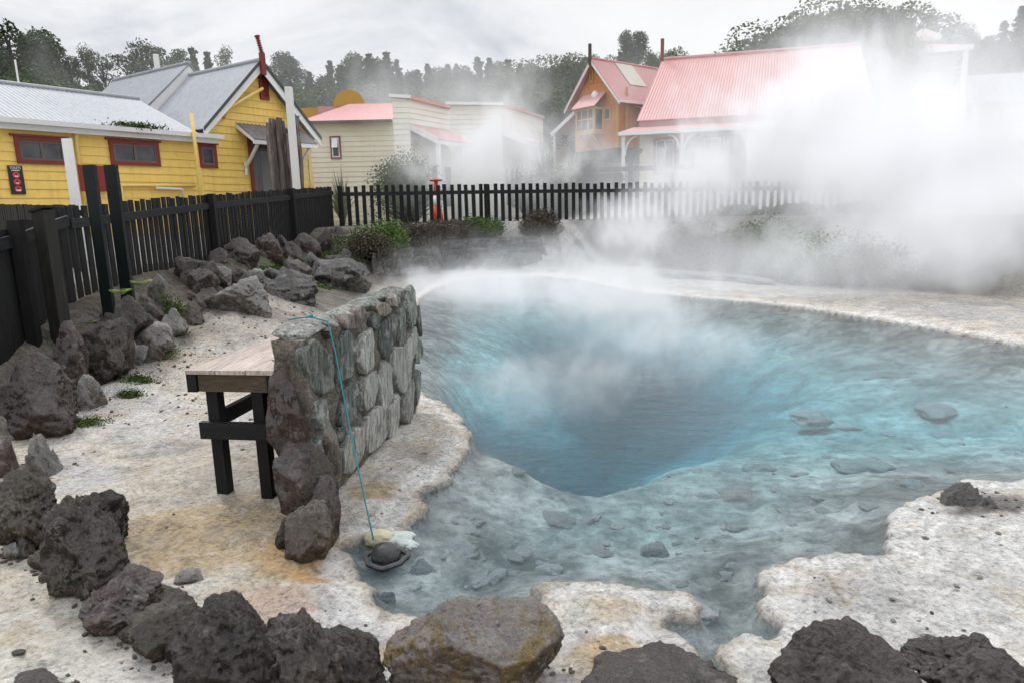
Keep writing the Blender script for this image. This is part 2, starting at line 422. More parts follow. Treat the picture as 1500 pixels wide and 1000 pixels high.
# terrace further up the left: gravelly, brownish grey
up_l = S((yf - 6.0) / 2.5) * S((-1.0 - xf) / 1.0) * S((20 - yf) / 1)
c = cmix(c, up_l * .7, (.36, .32, .28)); c = cmix(c, up_l * S(nB * 2) * .6, (.20, .175, .15))
bank = S((-3.95 - xf) / .35) * S((22 - yf) / 1); c = cmix(c, bank * .9, (.085, .07, .05)); bank2 = S((-3.45 + .35 * nA - xf) / .35) * S((yf - 6.2) / 1) * S((22 - yf) / 1); c = cmix(c, bank2 * .75 * S(nB * 1.2 + .85), (.105, .085, .06))
bk = S((sdp - lerp(.75, 2.4, S((xf - .8) / 3.2))) / .5) * S((yf - 9) / 3) * S((24 - yf) / 1); c = cmix(c, bk * .85, (.075, .065, .045))
fs_ = S((sdp - .3) / .4) * S((2.6 - sdp) / .4) * S((yf - 6) / 3) * S((xf + 1) / 1); c = cmix(c, fs_ * .9 * S(nB * 1.5 + .9), (.46, .445, .42))
# white sinter lip along the water
lip = S((.22 - sdp + nB * .06) / .12) * S((sdp + .03) / .02)
c = cmix(c, lip * .8, (.80, .78, .735))
st_ = .5 + .5 * np.sin(sdp * 62 + 5.0 * nB + 3 * nC); rimz = S((.62 - sdp) / .3) * S((sdp - .02) / .03) * S((6.5 - yf) / .8)
c = c * (1 - .20 * (st_ * rimz))[:, None]
edge = S((.06 - sdp) / .05) * S((sdp + .05) / .03); c = cmix(c, edge * .45 * (xf < .9), (.42, .32, .20))
wetl = S((.05 - zf) / .05) * (sdp < 0.02); c = cmix(c, wetl * .8, (.16, .145, .13))
# country beyond
beh = np.maximum(S((yf - 21) / 1.5), S((FENCE_X(yf) - .35 - xf) / .3)); c = cmix(c, beh, (.33, .31, .28))
grass = np.maximum(S((yf - 24) / 4) * S((nA + .3) * 2), S((yf - 40) / 10)); c = cmix(c, grass, (.055, .07, .03))
mossk = blob(0, 0, .75, 2.3, p=(-3.95, 13.2, .8)) * S(nB + .9); c = cmix(c, mossk * .9, (.055, .085, .018))
ca = gme.color_attributes.new('land_colour', 'FLOAT_COLOR', 'POINT')
ca.data.foreach_set('color', np.concatenate([np.clip(c, 0, 1), np.ones((len(c), 1))], 1).astype(np.float32).ravel())

da = gme.color_attributes.new('water_depth', 'FLOAT_COLOR', 'POINT')
dd_ = np.clip(depf, 0, 4) * S(-sdp / .25)
da.data.foreach_set('color', np.stack([dd_, dd_, dd_, np.ones_like(dd_)], 1).astype(np.float32).ravel())

def land_mat():
    mt, nt, out = new_mat('sinter_ground')
    p = pos(nt)
    a = N(nt, 'ShaderNodeVertexColor', layer_name='land_colour').outputs['Color']
    n1 = noise(nt, p, 6, 11, .74, .6); n2 = noise(nt, p, 34, 6, .75); n3 = noise(nt, p, 110, 3, .6)
    vo = N(nt, 'ShaderNodeTexVoronoi', i_Scale=42.0, i_Randomness=1.0); L(nt, p, vo.inputs['Vector'])
    v2 = N(nt, 'ShaderNodeTexVoronoi', i_Scale=1.1, feature='DISTANCE_TO_EDGE')
    wv = N(nt, 'ShaderNodeVectorMath', operation='ADD'); L(nt, p, wv.inputs[0])
    nz = N(nt, 'ShaderNodeTexNoise', i_Scale=2.2, i_Detail=4); L(nt, p, nz.inputs['Vector'])
    L(nt, nz.outputs['Color'], wv.inputs[1]); L(nt, wv.outputs[0], v2.inputs['Vector'])
    c = mix(nt, 1, a, ramp(nt, n1, [(.36, .62), (.47, .97), (.62, 1.12)]), 'MULTIPLY')
    bw_ = N(nt, 'ShaderNodeRGBToBW'); L(nt, a, bw_.inputs[0])
    c = mix(nt, math_(nt, 'MULTIPLY', math_(nt, 'MULTIPLY', ramp(nt, noise(nt, p, 2.6, 10, .74, .5), [(.52, 0), (.60, 1)]), .40), ramp(nt, bw_.outputs[0], [(.22, 0), (.45, 1)])), c, (.50, .36, .20))
    c = mix(nt, 1, c, ramp(nt, n2, [(.38, .58), (.48, .98), (.62, 1.14)]), 'MULTIPLY')
    peb = ramp(nt, vo.outputs['Color'], [(0, .78), (1, 1.2)])
    c = mix(nt, .45, c, peb, 'MULTIPLY')
    c = mix(nt, 1, c, ramp(nt, v2.outputs['Distance'], [(0, .85), (.03, 1)]), 'MULTIPLY')
    g1 = ramp(nt, noise(nt, p, 3.4, 12, .72, .8), [(.52, 0), (.545, 1)])
    c = mix(nt, math_(nt, 'MULTIPLY', g1, .22), c, (.36, .345, .32))
    g2 = ramp(nt, noise(nt, p, 5.1, 12, .74, 1.2), [(.56, 0), (.585, 1)])
    c = mix(nt, math_(nt, 'MULTIPLY', math_(nt, 'MULTIPLY', g2, .45), ramp(nt, bw_.outputs[0], [(.22, 0), (.45, 1)])), c, (.74, .72, .68))
    pit = ramp(nt, noise(nt, p, 60, 4, .65), [(.60, 0), (.66, 1)])
    c = mix(nt, math_(nt, 'MULTIPLY', pit, .35), c, (.12, .10, .085))
    b = bump(nt, n1, .7, .025); b = bump(nt, n2, .9, .022, b); b = bump(nt, vo.outputs['Distance'], .55, .014, b); b = bump(nt, n3, .8, .008, b)
    pbsdf(nt, out, c, .85, b, .3)
    return mt
def bed_mat():
    mt, nt, out = new_mat('pool_bed')
    p = pos(nt)
    sx = N(nt, 'ShaderNodeSeparateColor'); L(nt, N(nt, 'ShaderNodeVertexColor', layer_name='water_depth').outputs['Color'], sx.inputs[0])
    dep = sx.outputs[0]
    n1 = noise(nt, p, 1.6, 8, .65, .4); n2 = noise(nt, p, 8, 7, .7)
    vo = N(nt, 'ShaderNodeTexVoronoi', i_Scale=7.0); L(nt, p, vo.inputs['Vector'])
    a = ramp(nt, n1, [(.36, (.11, .105, .095)), (.5, (.33, .325, .31)), (.64, (.54, .53, .51))])
    a = mix(nt, 1, a, ramp(nt, n2, [(.38, .55), (.5, 1.0), (.62, 1.3)]), 'MULTIPLY')
    a = mix(nt, .45, a, ramp(nt, vo.outputs['Color'], [(0, .45), (1, 1.4)]), 'MULTIPLY')
    # water absorption painted into the bed colour: the deeper it lies, the bluer and darker
    dn = math_(nt, 'DIVIDE', dep, 4.0, clamp=True)
    tint = ramp(nt, dn, [(0, (.92, .93, .93)), (.12, (.80, .89, .90)), (.22, (.58, .83, .86)), (.33, (.42, .78, .83)), (.48, (.15, .58, .72)), (.70, (.07, .34, .50)), (1, (.05, .24, .40))])
    c = mix(nt, 1, a, tint, 'MULTIPLY')
    c = mix(nt, ramp(nt, dn, [(.3, 0), (.8, .94)]), c, (.012, .052, .070))
    sc = ramp(nt, dn, [(0, (.0, .0, .0)), (.04, (.006, .009, .010)), (.12, (.014, .030, .033)), (.2, (.035, .10, .115)), (.34, (.05, .165, .195)), (.5, (.035, .125, .16)), (.7, (.012, .056, .076)), (1, (.004, .030, .044))])
    c = mix(nt, 1, c, sc, 'ADD')
    b = bump(nt, n1, .8, .1); b = bump(nt, n2, .8, .04, b)
    pbsdf(nt, out, c, .9, b, .1)
    return mt
gme.materials.append(land_mat()); gme.materials.append(bed_mat())
fc_sd = (sdp[Fq].max(1) < -.02)
gme.polygons.foreach_set('material_index', fc_sd.astype(np.int32))
ground = tag(link('ground', gme), kind='structure')

# ------------------------------------------------------------------ water
def water_mat():
    mt, nt, out = new_mat('hot_spring_water')
    p = pos(nt)
    mp = N(nt, 'ShaderNodeMapping'); mp.inputs['Scale'].default_value = (1.0, 1.7, 1); L(nt, p, mp.inputs[0])
    b = bump(nt, noise(nt, mp.outputs[0], 4.0, 4, .6, .5), .16, .05)
    b = bump(nt, noise(nt, mp.outputs[0], 17, 3, .6, .3), .14, .012, b)
    fr = N(nt, 'ShaderNodeFresnel', i_IOR=1.333); L(nt, b, fr.inputs['Normal'])
    gl = N(nt, 'ShaderNodeBsdfGlossy', i_Roughness=.03); L(nt, b, gl.inputs['Normal'])
    tr = N(nt, 'ShaderNodeBsdfTransparent'); tr.inputs[0].default_value = (.93, .97, .98, 1)
    # silica in the water: a faint milky body colour
    mk = N(nt, 'ShaderNodeBsdfDiffuse'); mk.inputs[0].default_value = (.30, .47, .50, 1)
    mm = N(nt, 'ShaderNodeMixShader'); L(nt, math_(nt, 'MULTIPLY_ADD', noise(nt, p, .8, 3, .5), .07, .035), mm.inputs[0]); L(nt, tr.outputs[0], mm.inputs[1]); L(nt, mk.outputs[0], mm.inputs[2])
    mx = N(nt, 'ShaderNodeMixShader'); L(nt, fr.outputs[0], mx.inputs[0]); L(nt, mm.outputs[0], mx.inputs[1]); L(nt, gl.outputs[0], mx.inputs[2])
    L(nt, mx.outputs[0], out.inputs['Surface'])
    return mt
wmb = MB()
cen = POOL.mean(0)
wx = np.arange(-3.2, 9.6, .4); wy = np.arange(1.9, 20.5, .4)
WX, WY = np.meshgrid(wx, wy); wid = np.arange(WX.size).reshape(WX.shape)
wF = np.stack([wid[:-1, :-1], wid[:-1, 1:], wid[1:, 1:], wid[1:, :-1]], -1).reshape(-1, 4)
wsd = sdf(POOL, WX.ravel(), WY.ravel())
wF = wF[wsd[wF].min(1) < .5]
used = np.unique(wF); remap = np.full(WX.size, -1); remap[used] = np.arange(len(used))
wV = np.stack([WX.ravel(), WY.ravel(), np.zeros(WX.size)], 1)[used]
water = tag(link('water', mesh_np('water', wV, remap[wF], water_mat(), True)), kind='structure')

# ------------------------------------------------------------------ rocks
_ico = {}
def ico(sub):
    if sub in _ico: return _ico[sub]
    import bmesh
    bm = bmesh.new(); bmesh.ops.create_icosphere(bm, subdivisions=sub, radius=1)
    V = np.array([v.co[:] for v in bm.verts]); V /= np.linalg.norm(V, axis=1)[:, None]
    Fc = np.array([[v.index for v in f.verts] for f in bm.faces]); bm.free()
    _ico[sub] = (V, Fc); return _ico[sub]
def rock_shape(seed, sub=5, facets=14, rough=.16, pits=.05, round_=.0):
    V, Fc = ico(sub); rg = np.random.default_rng(seed)
    n = rg.normal(size=(facets, 3)); n /= np.linalg.norm(n, axis=1)[:, None]
    d = rg.uniform(.62, 1.0, facets)
    dots = V @ n.T
    r = np.where(dots > .05, d[None, :] / np.maximum(dots, .05), 9)
    r = np.minimum(r.min(1), 1.12)
    r = lerp(r, .95, round_)
    P = V * r[:, None]
    o = rg.uniform(0, 50, 3)
    wv_ = np.stack([fbm(P * 2.1 + o, 3, seed + 40), fbm(P * 2.1 + o + 7, 3, seed + 41), fbm(P * 2.1 + o + 15, 3, seed + 42)], 1)
    a = fbm(P * 1.5 + o, 3, seed) * rough * 1.1
    # fractured blocks: every cell of the broken surface sits a little further in or out
    K = 26 if sub >= 5 else 14
    cp_ = rg.normal(size=(K, 3)); cp_ /= np.linalg.norm(cp_, axis=1)[:, None]
    Q = V + wv_ * .28; dd = np.full(len(V), 9.0); d2_ = np.full(len(V), 9.0); ci = np.zeros(len(V), int)
    for k in range(K):
        dk_ = np.linalg.norm(Q - cp_[k], axis=1); nw = dk_ < dd
        d2_ = np.where(nw, dd, np.minimum(d2_, dk_)); ci = np.where(nw, k, ci); dd = np.where(nw, dk_, dd)
    eg = d2_ - dd
    off_ = rg.uniform(-1, 1, K)[ci] * S(eg / .10) * rough * .5 - rough * .22 * np.exp(-(eg / .03) ** 2)
    rd = 0; amp_ = 1.0; fq = 4.4
    for o_ in range(5 if sub >= 5 else 3):
        rd = rd + amp_ * ((1 - np.abs(fbm(P * fq + o + 5 * o_ + wv_ * .5, 2, seed + 3 + o_))) ** 2 - .6); amp_ *= .52; fq *= 2.05
    ridge = rd * rough * .5
    pit = -np.clip(vnoise(P * 8 + o, seed + 9) - .6, 0, 1) * pits * 3.0 - np.clip(vnoise(P * 19 + o, seed + 11) - .62, 0, 1) * pits * 2.0
    r2 = 1 + (a + ridge + off_ + pit) * (1 - .6 * round_)
    P = P * r2[:, None]
    lo, hi = P.min(0), P.max(0)
    P = (P - (lo + hi) / 2) / (hi - lo) * 2
    return P, Fc
_rs = [100]
def rock(x0, y0, x1, y1, mat, label, sub=5, depth=None, sink=.18, name='rock', cat='rock', rot=None, facets=14, rough=.16, pits=.05, dk=.85, group=None, parent=None, P=None, tilt=0, round_=0, zbase=None, taper=.15):
    """a rock that fills the photo box x0..y1 (1500x1000), standing on the ground at its lower edge"""
    _rs[0] += 1; seed = _rs[0]
    if P is None:
        P = on_ground((x0 + x1) / 2, y1) if depth is None else at_y((x0 + x1) / 2, y1, depth)
    dist = np.dot(P - EYE, _f)
    w = (x1 - x0) * dist / FPX
    ang = math.atan2(CAMZ - P[2], max(P[1], .1))
    hp = (y1 - y0) * dist / FPX
    dp = w * dk
    h = max((hp - dp * .55 * math.sin(ang)) / max(math.cos(ang), .3), hp * .55)
    V, Fc = rock_shape(seed, sub, facets, rough, pits, round_)
    rz = (random.uniform(-.5, .5) if rot is None else rot)
    V = V.copy(); V[:, :2] *= (1 - taper * (V[:, 2:] * .5 + .5))
    full_h = h / (1 - sink)
    V = V * np.array([w / 2, dp / 2, full_h / 2])
    if tilt:
        ct, st_ = math.cos(tilt), math.sin(tilt)
        V = np.stack([V[:, 0] * ct - V[:, 2] * st_, V[:, 1], V[:, 0] * st_ + V[:, 2] * ct], 1)
    cr, sr = math.cos(rz), math.sin(rz)
    V = np.stack([V[:, 0] * cr - V[:, 1] * sr, V[:, 0] * sr + V[:, 1] * cr, V[:, 2]], 1)
    V[:, 2] -= V[:, 2].min(); V[:, 2] -= full_h * sink
    base = np.array([P[0], P[1] + dp * .33, P[2]])
    if zbase is not None: base[2] = zbase
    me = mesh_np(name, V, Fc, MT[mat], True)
    if parent is not None:
        o = link(name, me, parent, base - origin_of(parent))
    else:
        o = tag(link(name, me, None, base), label, cat, group)
    return o

R = rock
# along the left fence
R(-30, 503, 114, 642, 'lava_red', 'largest rough reddish-brown boulder at the left edge below the black fence', 6, sink=.12, facets=18, rough=.12, group='rocks lining the fence', taper=0.3)
R(66, 466, 132, 580, 'lava_red', 'narrow upright brown rock between the biggest boulder and a dark round one', 5, sink=.1, dk=.9, group='rocks lining the fence')
R(104, 462, 192, 562, 'lava', 'dark grey-green rounded rock right of the narrow upright rock by the fence', 5, sink=.12, group='rocks lining the fence')
R(160, 500, 195, 540, 'pale', 'small pale lobe-shaped rock at the foot of the dark rounded rock', 4, group='rocks lining the fence')
R(126, 428, 224, 520, 'lava_dark', 'tall dark boulder under the bright green fern by the tall posts', 5, sink=.12, depth=7.25, group='rocks lining the fence', taper=0.35)
R(182, 428, 246, 488, 'lava_red', 'reddish boulder just right of the fern by the fence', 5, depth=7.75, group='rocks lining the fence')
R(216, 400, 250, 466, 'pale', 'thin pale upright slab rock beside the dark green bush on the bank', 4, depth=8.1, sink=.1, group='rocks lining the fence')
R(232, 450, 272, 494, 'pale', 'small pale tan rock below the dark green bush on the bank', 4, depth=7.7, group='rocks lining the fence')
R(202, 470, 254, 520, 'pale', 'low whitish rock in front of the reddish boulder on the bank', 4, depth=7.2, group='rocks lining the fence')
R(234, 372, 336, 450, 'lava', 'long grey sloping boulder behind the dark green bush by the fence', 5, depth=9.2, group='rocks lining the fence', dk=.6)
R(296, 362, 338, 394, 'lava_red', 'small brown rock wedged above the grey sloping boulder', 4, depth=11.0, group='rocks lining the fence')
R(316, 346, 382, 404, 'lava', 'mossy brown boulder left of the green moss strip', 5, depth=11.4, group='rocks lining the fence')
R(362, 340, 416, 394, 'lava_red', 'brown boulder behind the middle of the green moss strip', 5, depth=12.6, group='rocks lining the fence')
R(402, 342, 442, 388, 'lava', 'small grey-brown rock above the far end of the moss strip', 4, depth=13.6, group='rocks lining the fence')
R(426, 340, 468, 384, 'lava_red', 'third rock from the fence corner, brown and low', 4, depth=14.8, group='rocks lining the fence')
R(454, 333, 490, 378, 'lava', 'second rock from the fence corner, pale brown and upright', 4, depth=15.8, group='rocks lining the fence')
R(474, 330, 522, 378, 'lava_red', 'knobbly brown rock with holes nearest the fence corner', 5, depth=16.6, group='rocks lining the fence', pits=.12)
R(298, 402, 394, 456, 'pale', 'smooth bluish-white sinter outcrop at the upper end of the bank', 5, depth=8.8, sink=.35, name='outcrop', cat='rock outcrop', rot=.1, dk=.9)
R(372, 392, 470, 440, 'ledge', 'long crusty grey ridge of rock beyond the white outcrop', 5, depth=10.2, sink=.35, name='outcrop', cat='rock outcrop', rot=.5, dk=.7)
R(440, 376, 548, 416, 'ledge', 'dark crusty ridge running towards the far rock ledge', 5, depth=13.0, sink=.4, name='outcrop', cat='rock outcrop', rot=.5, dk=.6)
R(270, 392, 318, 436, 'lava', 'brown-grey rock hugging the right side of the long grey sloping boulder', 5, depth=9.0, group='rocks lining the fence')
R(292, 388, 340, 424, 'pale', 'pale crusty rock between the sloping boulder and the bluish-white outcrop', 5, depth=9.6, group='rocks lining the fence')
R(256, 440, 296, 472, 'lava_brown', 'low brown crumbling rock at the bank edge below the sloping boulder', 4, depth=8.2, sink=.4, group='rocks lining the fence')
R(200, 500, 240, 534, 'lava_brown', 'crumbly brown rock at the bank edge under the low whitish rock', 4, depth=7.0, sink=.4, group='rocks lining the fence')
R(96, 545, 150, 600, 'pale', 'pale flat rock at the foot of the narrow upright rock', 4, sink=.5, group='rocks lining the fence')
R(150, 525, 176, 556, 'lava', 'small dark rock tucked under the dark rounded rock', 4, sink=.3, group='rocks lining the fence')
R(340, 392, 392, 420, 'pale', 'pale low rock behind the bluish-white outcrop at the moss strip', 4, depth=10.6, sink=.4, group='rocks lining the fence')
# front left row between path and terrace
R(-34, 680, 86, 812, 'lava_brown', 'dark mossy rock at the left edge where path meets terrace', 6, sink=.1, rough=.2)
R(94, 712, 178, 804, 'lava_dark', 'small dark rock behind the big black boulder in the front row', 5, depth=3.25)
R(34, 716, 190, 880, 'lava', 'big black boulder of the front row with a yellowish lower corner', 6, sink=.1, facets=10, rough=.15, taper=0.35)
R(22, 782, 46, 818, 'lava_brown', 'small yellowish stone between the left-edge rock and the big black boulder', 4)
R(92, 822, 236, 936, 'lava_red', 'dark low rock below the big black boulder of the front row', 6, sink=.15, taper=0.3)
R(150, 842, 262, 926, 'lava_brown', 'brown mossy rock leaning on the dark low rock', 5, depth=2.62, sink=.15)
R(198, 862, 242, 890, 'pale', 'small cream-coloured stone lying on the brown mossy rock', 4, depth=2.58, sink=0, P=np.array([-1.33, 2.50, .30]))
R(172, 872, 292, 968, 'lava_brown', 'brown grainy rock left of the long grey boulder', 5, sink=.2)
R(244, 890, 424, 1110, 'lava_dark', 'long craggy grey boulder at the bottom of the front row', 6, sink=.05, facets=7, rough=.13, pits=.08, rot=-.2, dk=.7, taper=.0)
R(345, 912, 520, 1110, 'lava', 'sloping craggy grey rock right against the long craggy boulder at the bottom', 6, sink=.05, facets=7, rough=.13, pits=.08, rot=-.5, dk=.7, taper=.1)
R(390, 918, 580, 1080, 'lava', 'low flat grey rock with white specks right of the long craggy boulder', 6, sink=.2, facets=12, rough=.16, rot=-.2)
R(538, 868, 858, 1070, 'stained', 'large squat foreground rock stained yellow and rust red', 6, sink=.05, facets=11, rough=.09, rot=.25, taper=.18, dk=.7)
R(800, 1002, 1140, 1110, 'lava_dark', 'low black crag along the bottom edge in the middle', 6, sink=.1, rough=.2)
R(1118, 912, 1412, 1110, 'lava', 'big dark brown pointed boulder at the lower right', 6, sink=.04, facets=9, rough=.11, rot=.1, taper=.35, dk=.7)
R(1350, 920, 1590, 1090, 'lava_dark', 'black boulder with white streaks in the lower right corner', 6, sink=.06, facets=12, rough=.2, taper=0.4)
R(10, 630, 86, 704, 'pale', 'flat pale grey slab stone below the big reddish boulder', 5, sink=.75, name='slab_stone', dk=1.0)
R(-40, 640, 20, 700, 'lava_red', 'flat brown stone at the left edge below the reddish boulder', 4, sink=.6, name='slab_stone')
R(1385, 698, 1510, 752, 'ledge', 'flat dark crusty rock on the white shore at the right', 6, sink=.82, rough=.2, name='slab_stone', dk=1.0)
R(-6, 982, 84, 1030, 'lava_dark', 'dark rock tip poking up in the lower left corner', 5, sink=.05)
R(70, 806, 112, 850, 'lava', 'small grey rubble stone at the foot of the big black boulder', 4)
R(232, 928, 288, 980, 'lava', 'dark rubble stone between the grainy brown rock and the long craggy boulder', 4)
R(168, 906, 206, 944, 'lava_dark', 'small dark stone below the brown mossy rock on the path side', 4)
R(0, 792, 30, 822, 'pale', 'small pale stone at the left edge beside the path', 4)
_fr = random.Random(77)
for (xa, ya, xb, yb, n_, s0_, mts, lb, gp) in ((120, 575, 300, 448, 20, 38, ('lava', 'lava_red', 'pale', 'lava_brown'), 'small brown rubble rock filling the gaps of the border below the black fence', 'rubble in the fence border'),
                                       (300, 436, 520, 378, 18, 34, ('lava', 'lava_red', 'ledge'), 'small brown rubble rock in the far part of the fence border', 'rubble in the far fence border'),
                                       (0, 800, 300, 965, 16, 30, ('lava_dark', 'lava', 'lava_brown'), 'fist-sized dark rubble stone along the front row beside the path', 'rubble along the front row')):
    for k in range(n_):
        t = (k + _fr.uniform(.1, .9)) / n_; w_ = s0_ * _fr.uniform(.6, 1.35)
        x_ = lerp(xa, xb, t) + _fr.uniform(-9, 9); y_ = lerp(ya, yb, t) + _fr.uniform(-12, 12)
        R(x_ - w_ / 2, y_ - w_ * .75, x_ + w_ / 2, y_, mts[_fr.randrange(len(mts))], lb, 4, sink=.3, group=gp, rough=.2)
# far shore
R(722, 324, 746, 347, 'lava_brown', 'tan rock at the foot of the back fence, left of the pair', 4, depth=19.4)
R(746, 322, 766, 345, 'lava_brown', 'tan rock at the foot of the back fence, right of the pair', 4, depth=19.4)
R(790, 326, 835, 348, 'pale', 'pale rock in the steam below the back fence', 4, depth=19.2)
R(1094, 392, 1111, 404, 'stained', 'small orange stone on the far shore terrace', 3)
R(982, 391, 1002, 401, 'lava_dark', 'small dark flat stone on the far shore terrace', 3)

# layered ledge at the far shore
def ledge(pts, ztops, thick, back, seed, label, mt_='ledge'):
    """stepped rock shelf along pts: uneven front face with an overhanging cap"""
    V = []; n = 90; rg = np.random.default_rng(seed)
    pts = np.array(pts, float); cum = np.concatenate([[0], np.cumsum(np.linalg.norm(np.diff(pts, axis=0), axis=1))])
    s = np.linspace(0, cum[-1], n); px_ = np.interp(s, cum, pts[:, 0]); py_ = np.interp(s, cum, pts[:, 1]); zt = np.interp(s, cum, ztops)
    prof = [(.25, -.3), (.10, -.05), (.0, .12), (.06, .2), (.03, .32), (.08, .45), (.10, .6), (.05, .72), (.10, .76), (.05, .86), (.05, .95), (.10, 1.0), (.3, 1.02), (back, 1.0), (back, -.3)]
    tp = np.clip(np.minimum(np.arange(n), n - 1 - np.arange(n)) / 9.0, 0, 1) ** .6
    for j, (o, k) in enumerate(prof):
        q = np.stack([s * 2.2, np.full(n, j * .83 + seed), np.full(n, .5)], 1)
        w = fbm(q, 4, seed) * .14
        V.append(np.stack([px_, py_ + o + w - .05 + (1 - tp) * .3, zt * k * tp - (1 - tp) * .3 + .04 * fbm(q * 1.7, 3, seed + 3) + (0 if j < 11 else .0)], 1))
    V = np.array(V); m_ = len(prof)
    P = V.transpose(1, 0, 2).reshape(-1, 3); f = []
    for i in range(n - 1):
        for j in range(m_ - 1): f.append((i * m_ + j, (i + 1) * m_ + j, (i + 1) * m_ + j + 1, i * m_ + j + 1))
    base = P.mean(0); base[2] = 0
    o = link('rock_ledge', mesh_np('rock_ledge', P - base, f, MT[mt_], False), None, base)
    tag(o, label, 'rock ledge'); return o
def ledge_px(foot, ytop, back, seed, label):
    P_ = [on_ground(x, y) for x, y in foot]
    zt_ = [at_y(f_[0], yt, p[1])[2] for f_, yt, p in zip(foot, ytop, P_)]
    ledge([(p[0], p[1]) for p in P_], zt_, .2, back, seed, label)
ledge_px([(536, 404), (575, 406), (618, 404), (655, 400)], [374, 366, 364, 366], 1.5, 5, 'lower dark broken rock ledge left of the flat-topped one')
ledge_px([(632, 398), (690, 396), (750, 393), (812, 388)], [357, 351, 349, 352], 1.7, 9, 'flat-topped dark layered rock ledge across the far end of the pool')
ledge([(3.3, 15.6), (4.6, 14.3), (5.4, 13.2)], [.22, .24, .20], .2, 1.2, 13, 'low layered grey sinter step on the far right shore', 'pale')

# stones under the water
sub_big = [(1036, 702, 1142, 742, 'sunk', 'long grey sunken rock beside the edge of the deep blue hole'), (938, 770, 994, 814, 'sunk', 'grey blocky sunken rock in the middle of the shallows'), (700, 815, 750, 855, 'sunk', 'squarish brownish sunken stone in front of the stained rock'),
           (636, 784, 704, 812, 'sunk', 'flat dark sunken stone right of the white bag'), (1090, 660, 1150, 692, 'sunk_blue', 'turquoise sunken boulder at the rim of the deep hole'), (1230, 655, 1330, 690, 'sunk_blue', 'long blue-grey sunken slab towards the right shore'),
           (780, 745, 850, 770, 'sunk', 'low sunken slab near the left rim of the deep hole'), (860, 790, 905, 815, 'sunk', 'small flat sunken stone left of the grey blocky one'), (1050, 830, 1078, 852, 'sunk', 'lone sunken stone by the near inlet'), (985, 838, 1016, 860, 'sunk', 'small round sunken stone behind the sinter island'),
           (550, 850, 580, 884, 'wet', 'dark stone in the shaded corner below the wall'), (590, 806, 640, 840, 'sunk', 'sunken stone just right of the dark wet stone'), (1000, 880, 1065, 905, 'sunk', 'dark sunken stone in the narrow inlet'), (780, 815, 830, 842, 'sunk', 'sunken stone behind the stained rock, nearest the sinter island'), (740, 795, 790, 818, 'sunk', 'sunken flat stone above the squarish brownish one'),
           (1350, 585, 1420, 605, 'sunk_blue', 'blue sunken slab near the far right of the pool'), (1280, 530, 1380, 555, 'sunk_blue', 'long blue sunken ridge far out on the right'), (1160, 590, 1230, 615, 'sunk_blue', 'blue sunken boulder beyond the deep hole'), (1325, 690, 1360, 715, 'sunk_blue', 'blue sunken stone close to the right shore')]
for x0, y0, x1, y1, mt_, lb in sub_big:
    q = on_z((x0 + x1) / 2, y1, -.12)
    for _ in range(3):
        zb = max(G(q[0], q[1]), -.4); q = on_z((x0 + x1) / 2, y1, zb)
    y0 = y1 - (y1 - y0) * .62
    rock(x0, y0, x1, y1, mt_, lb, 4, P=np.array([q[0], q[1], zb]), sink=.6, name='sunken_rock', cat='rock', rough=.22)
rg = random.Random(11); cnt = 0; tries = 0
protos = []
for k in range(5):
    V, Fc = rock_shape(900 + k, 3, 9, .22, .03)
    protos.append((mesh_np('pebble', V * np.array([1, .8, .32]), Fc, MT['sunk'], True), mesh_np('pebble', V * np.array([1, .8, .32]), Fc, MT['sunk_blue'], True)))
while cnt < 110 and tries < 4000:
    tries += 1
    a, b = rg.uniform(560, 1480), rg.uniform(560, 900)
    q = on_z(a, b, -.15)
    z, sd_, sh_ = ground_parts(np.array([q[0]]), np.array([q[1]]))
    if sd_[0] > -.18 or sh_[0] < .15: continue
    s = rg.choice([.018, .02, .025, .03, .04, .06]) * (1 + .12 * max(q[1] - 3, 0))
    deepish = ground_parts.dep[0] > .78
    o = link('sunken_stone', protos[cnt % 5][1 if deepish else 0], None, (q[0], q[1], float(z[0]) + s * .02))
    o.scale = (s * rg.uniform(.8, 1.5), s * rg.uniform(.8, 1.2), s * rg.uniform(.7, 1.1)); o.rotation_euler = (0, 0, rg.uniform(0, 6))
    tag(o, 'small turquoise-tinted stone lying deep on the pool bed' if deepish else 'small grey stone lying on the shallow pool bed', 'stone', 'turquoise stones on the deeper bed' if deepish else 'grey stones on the shallow bed')
    cnt += 1

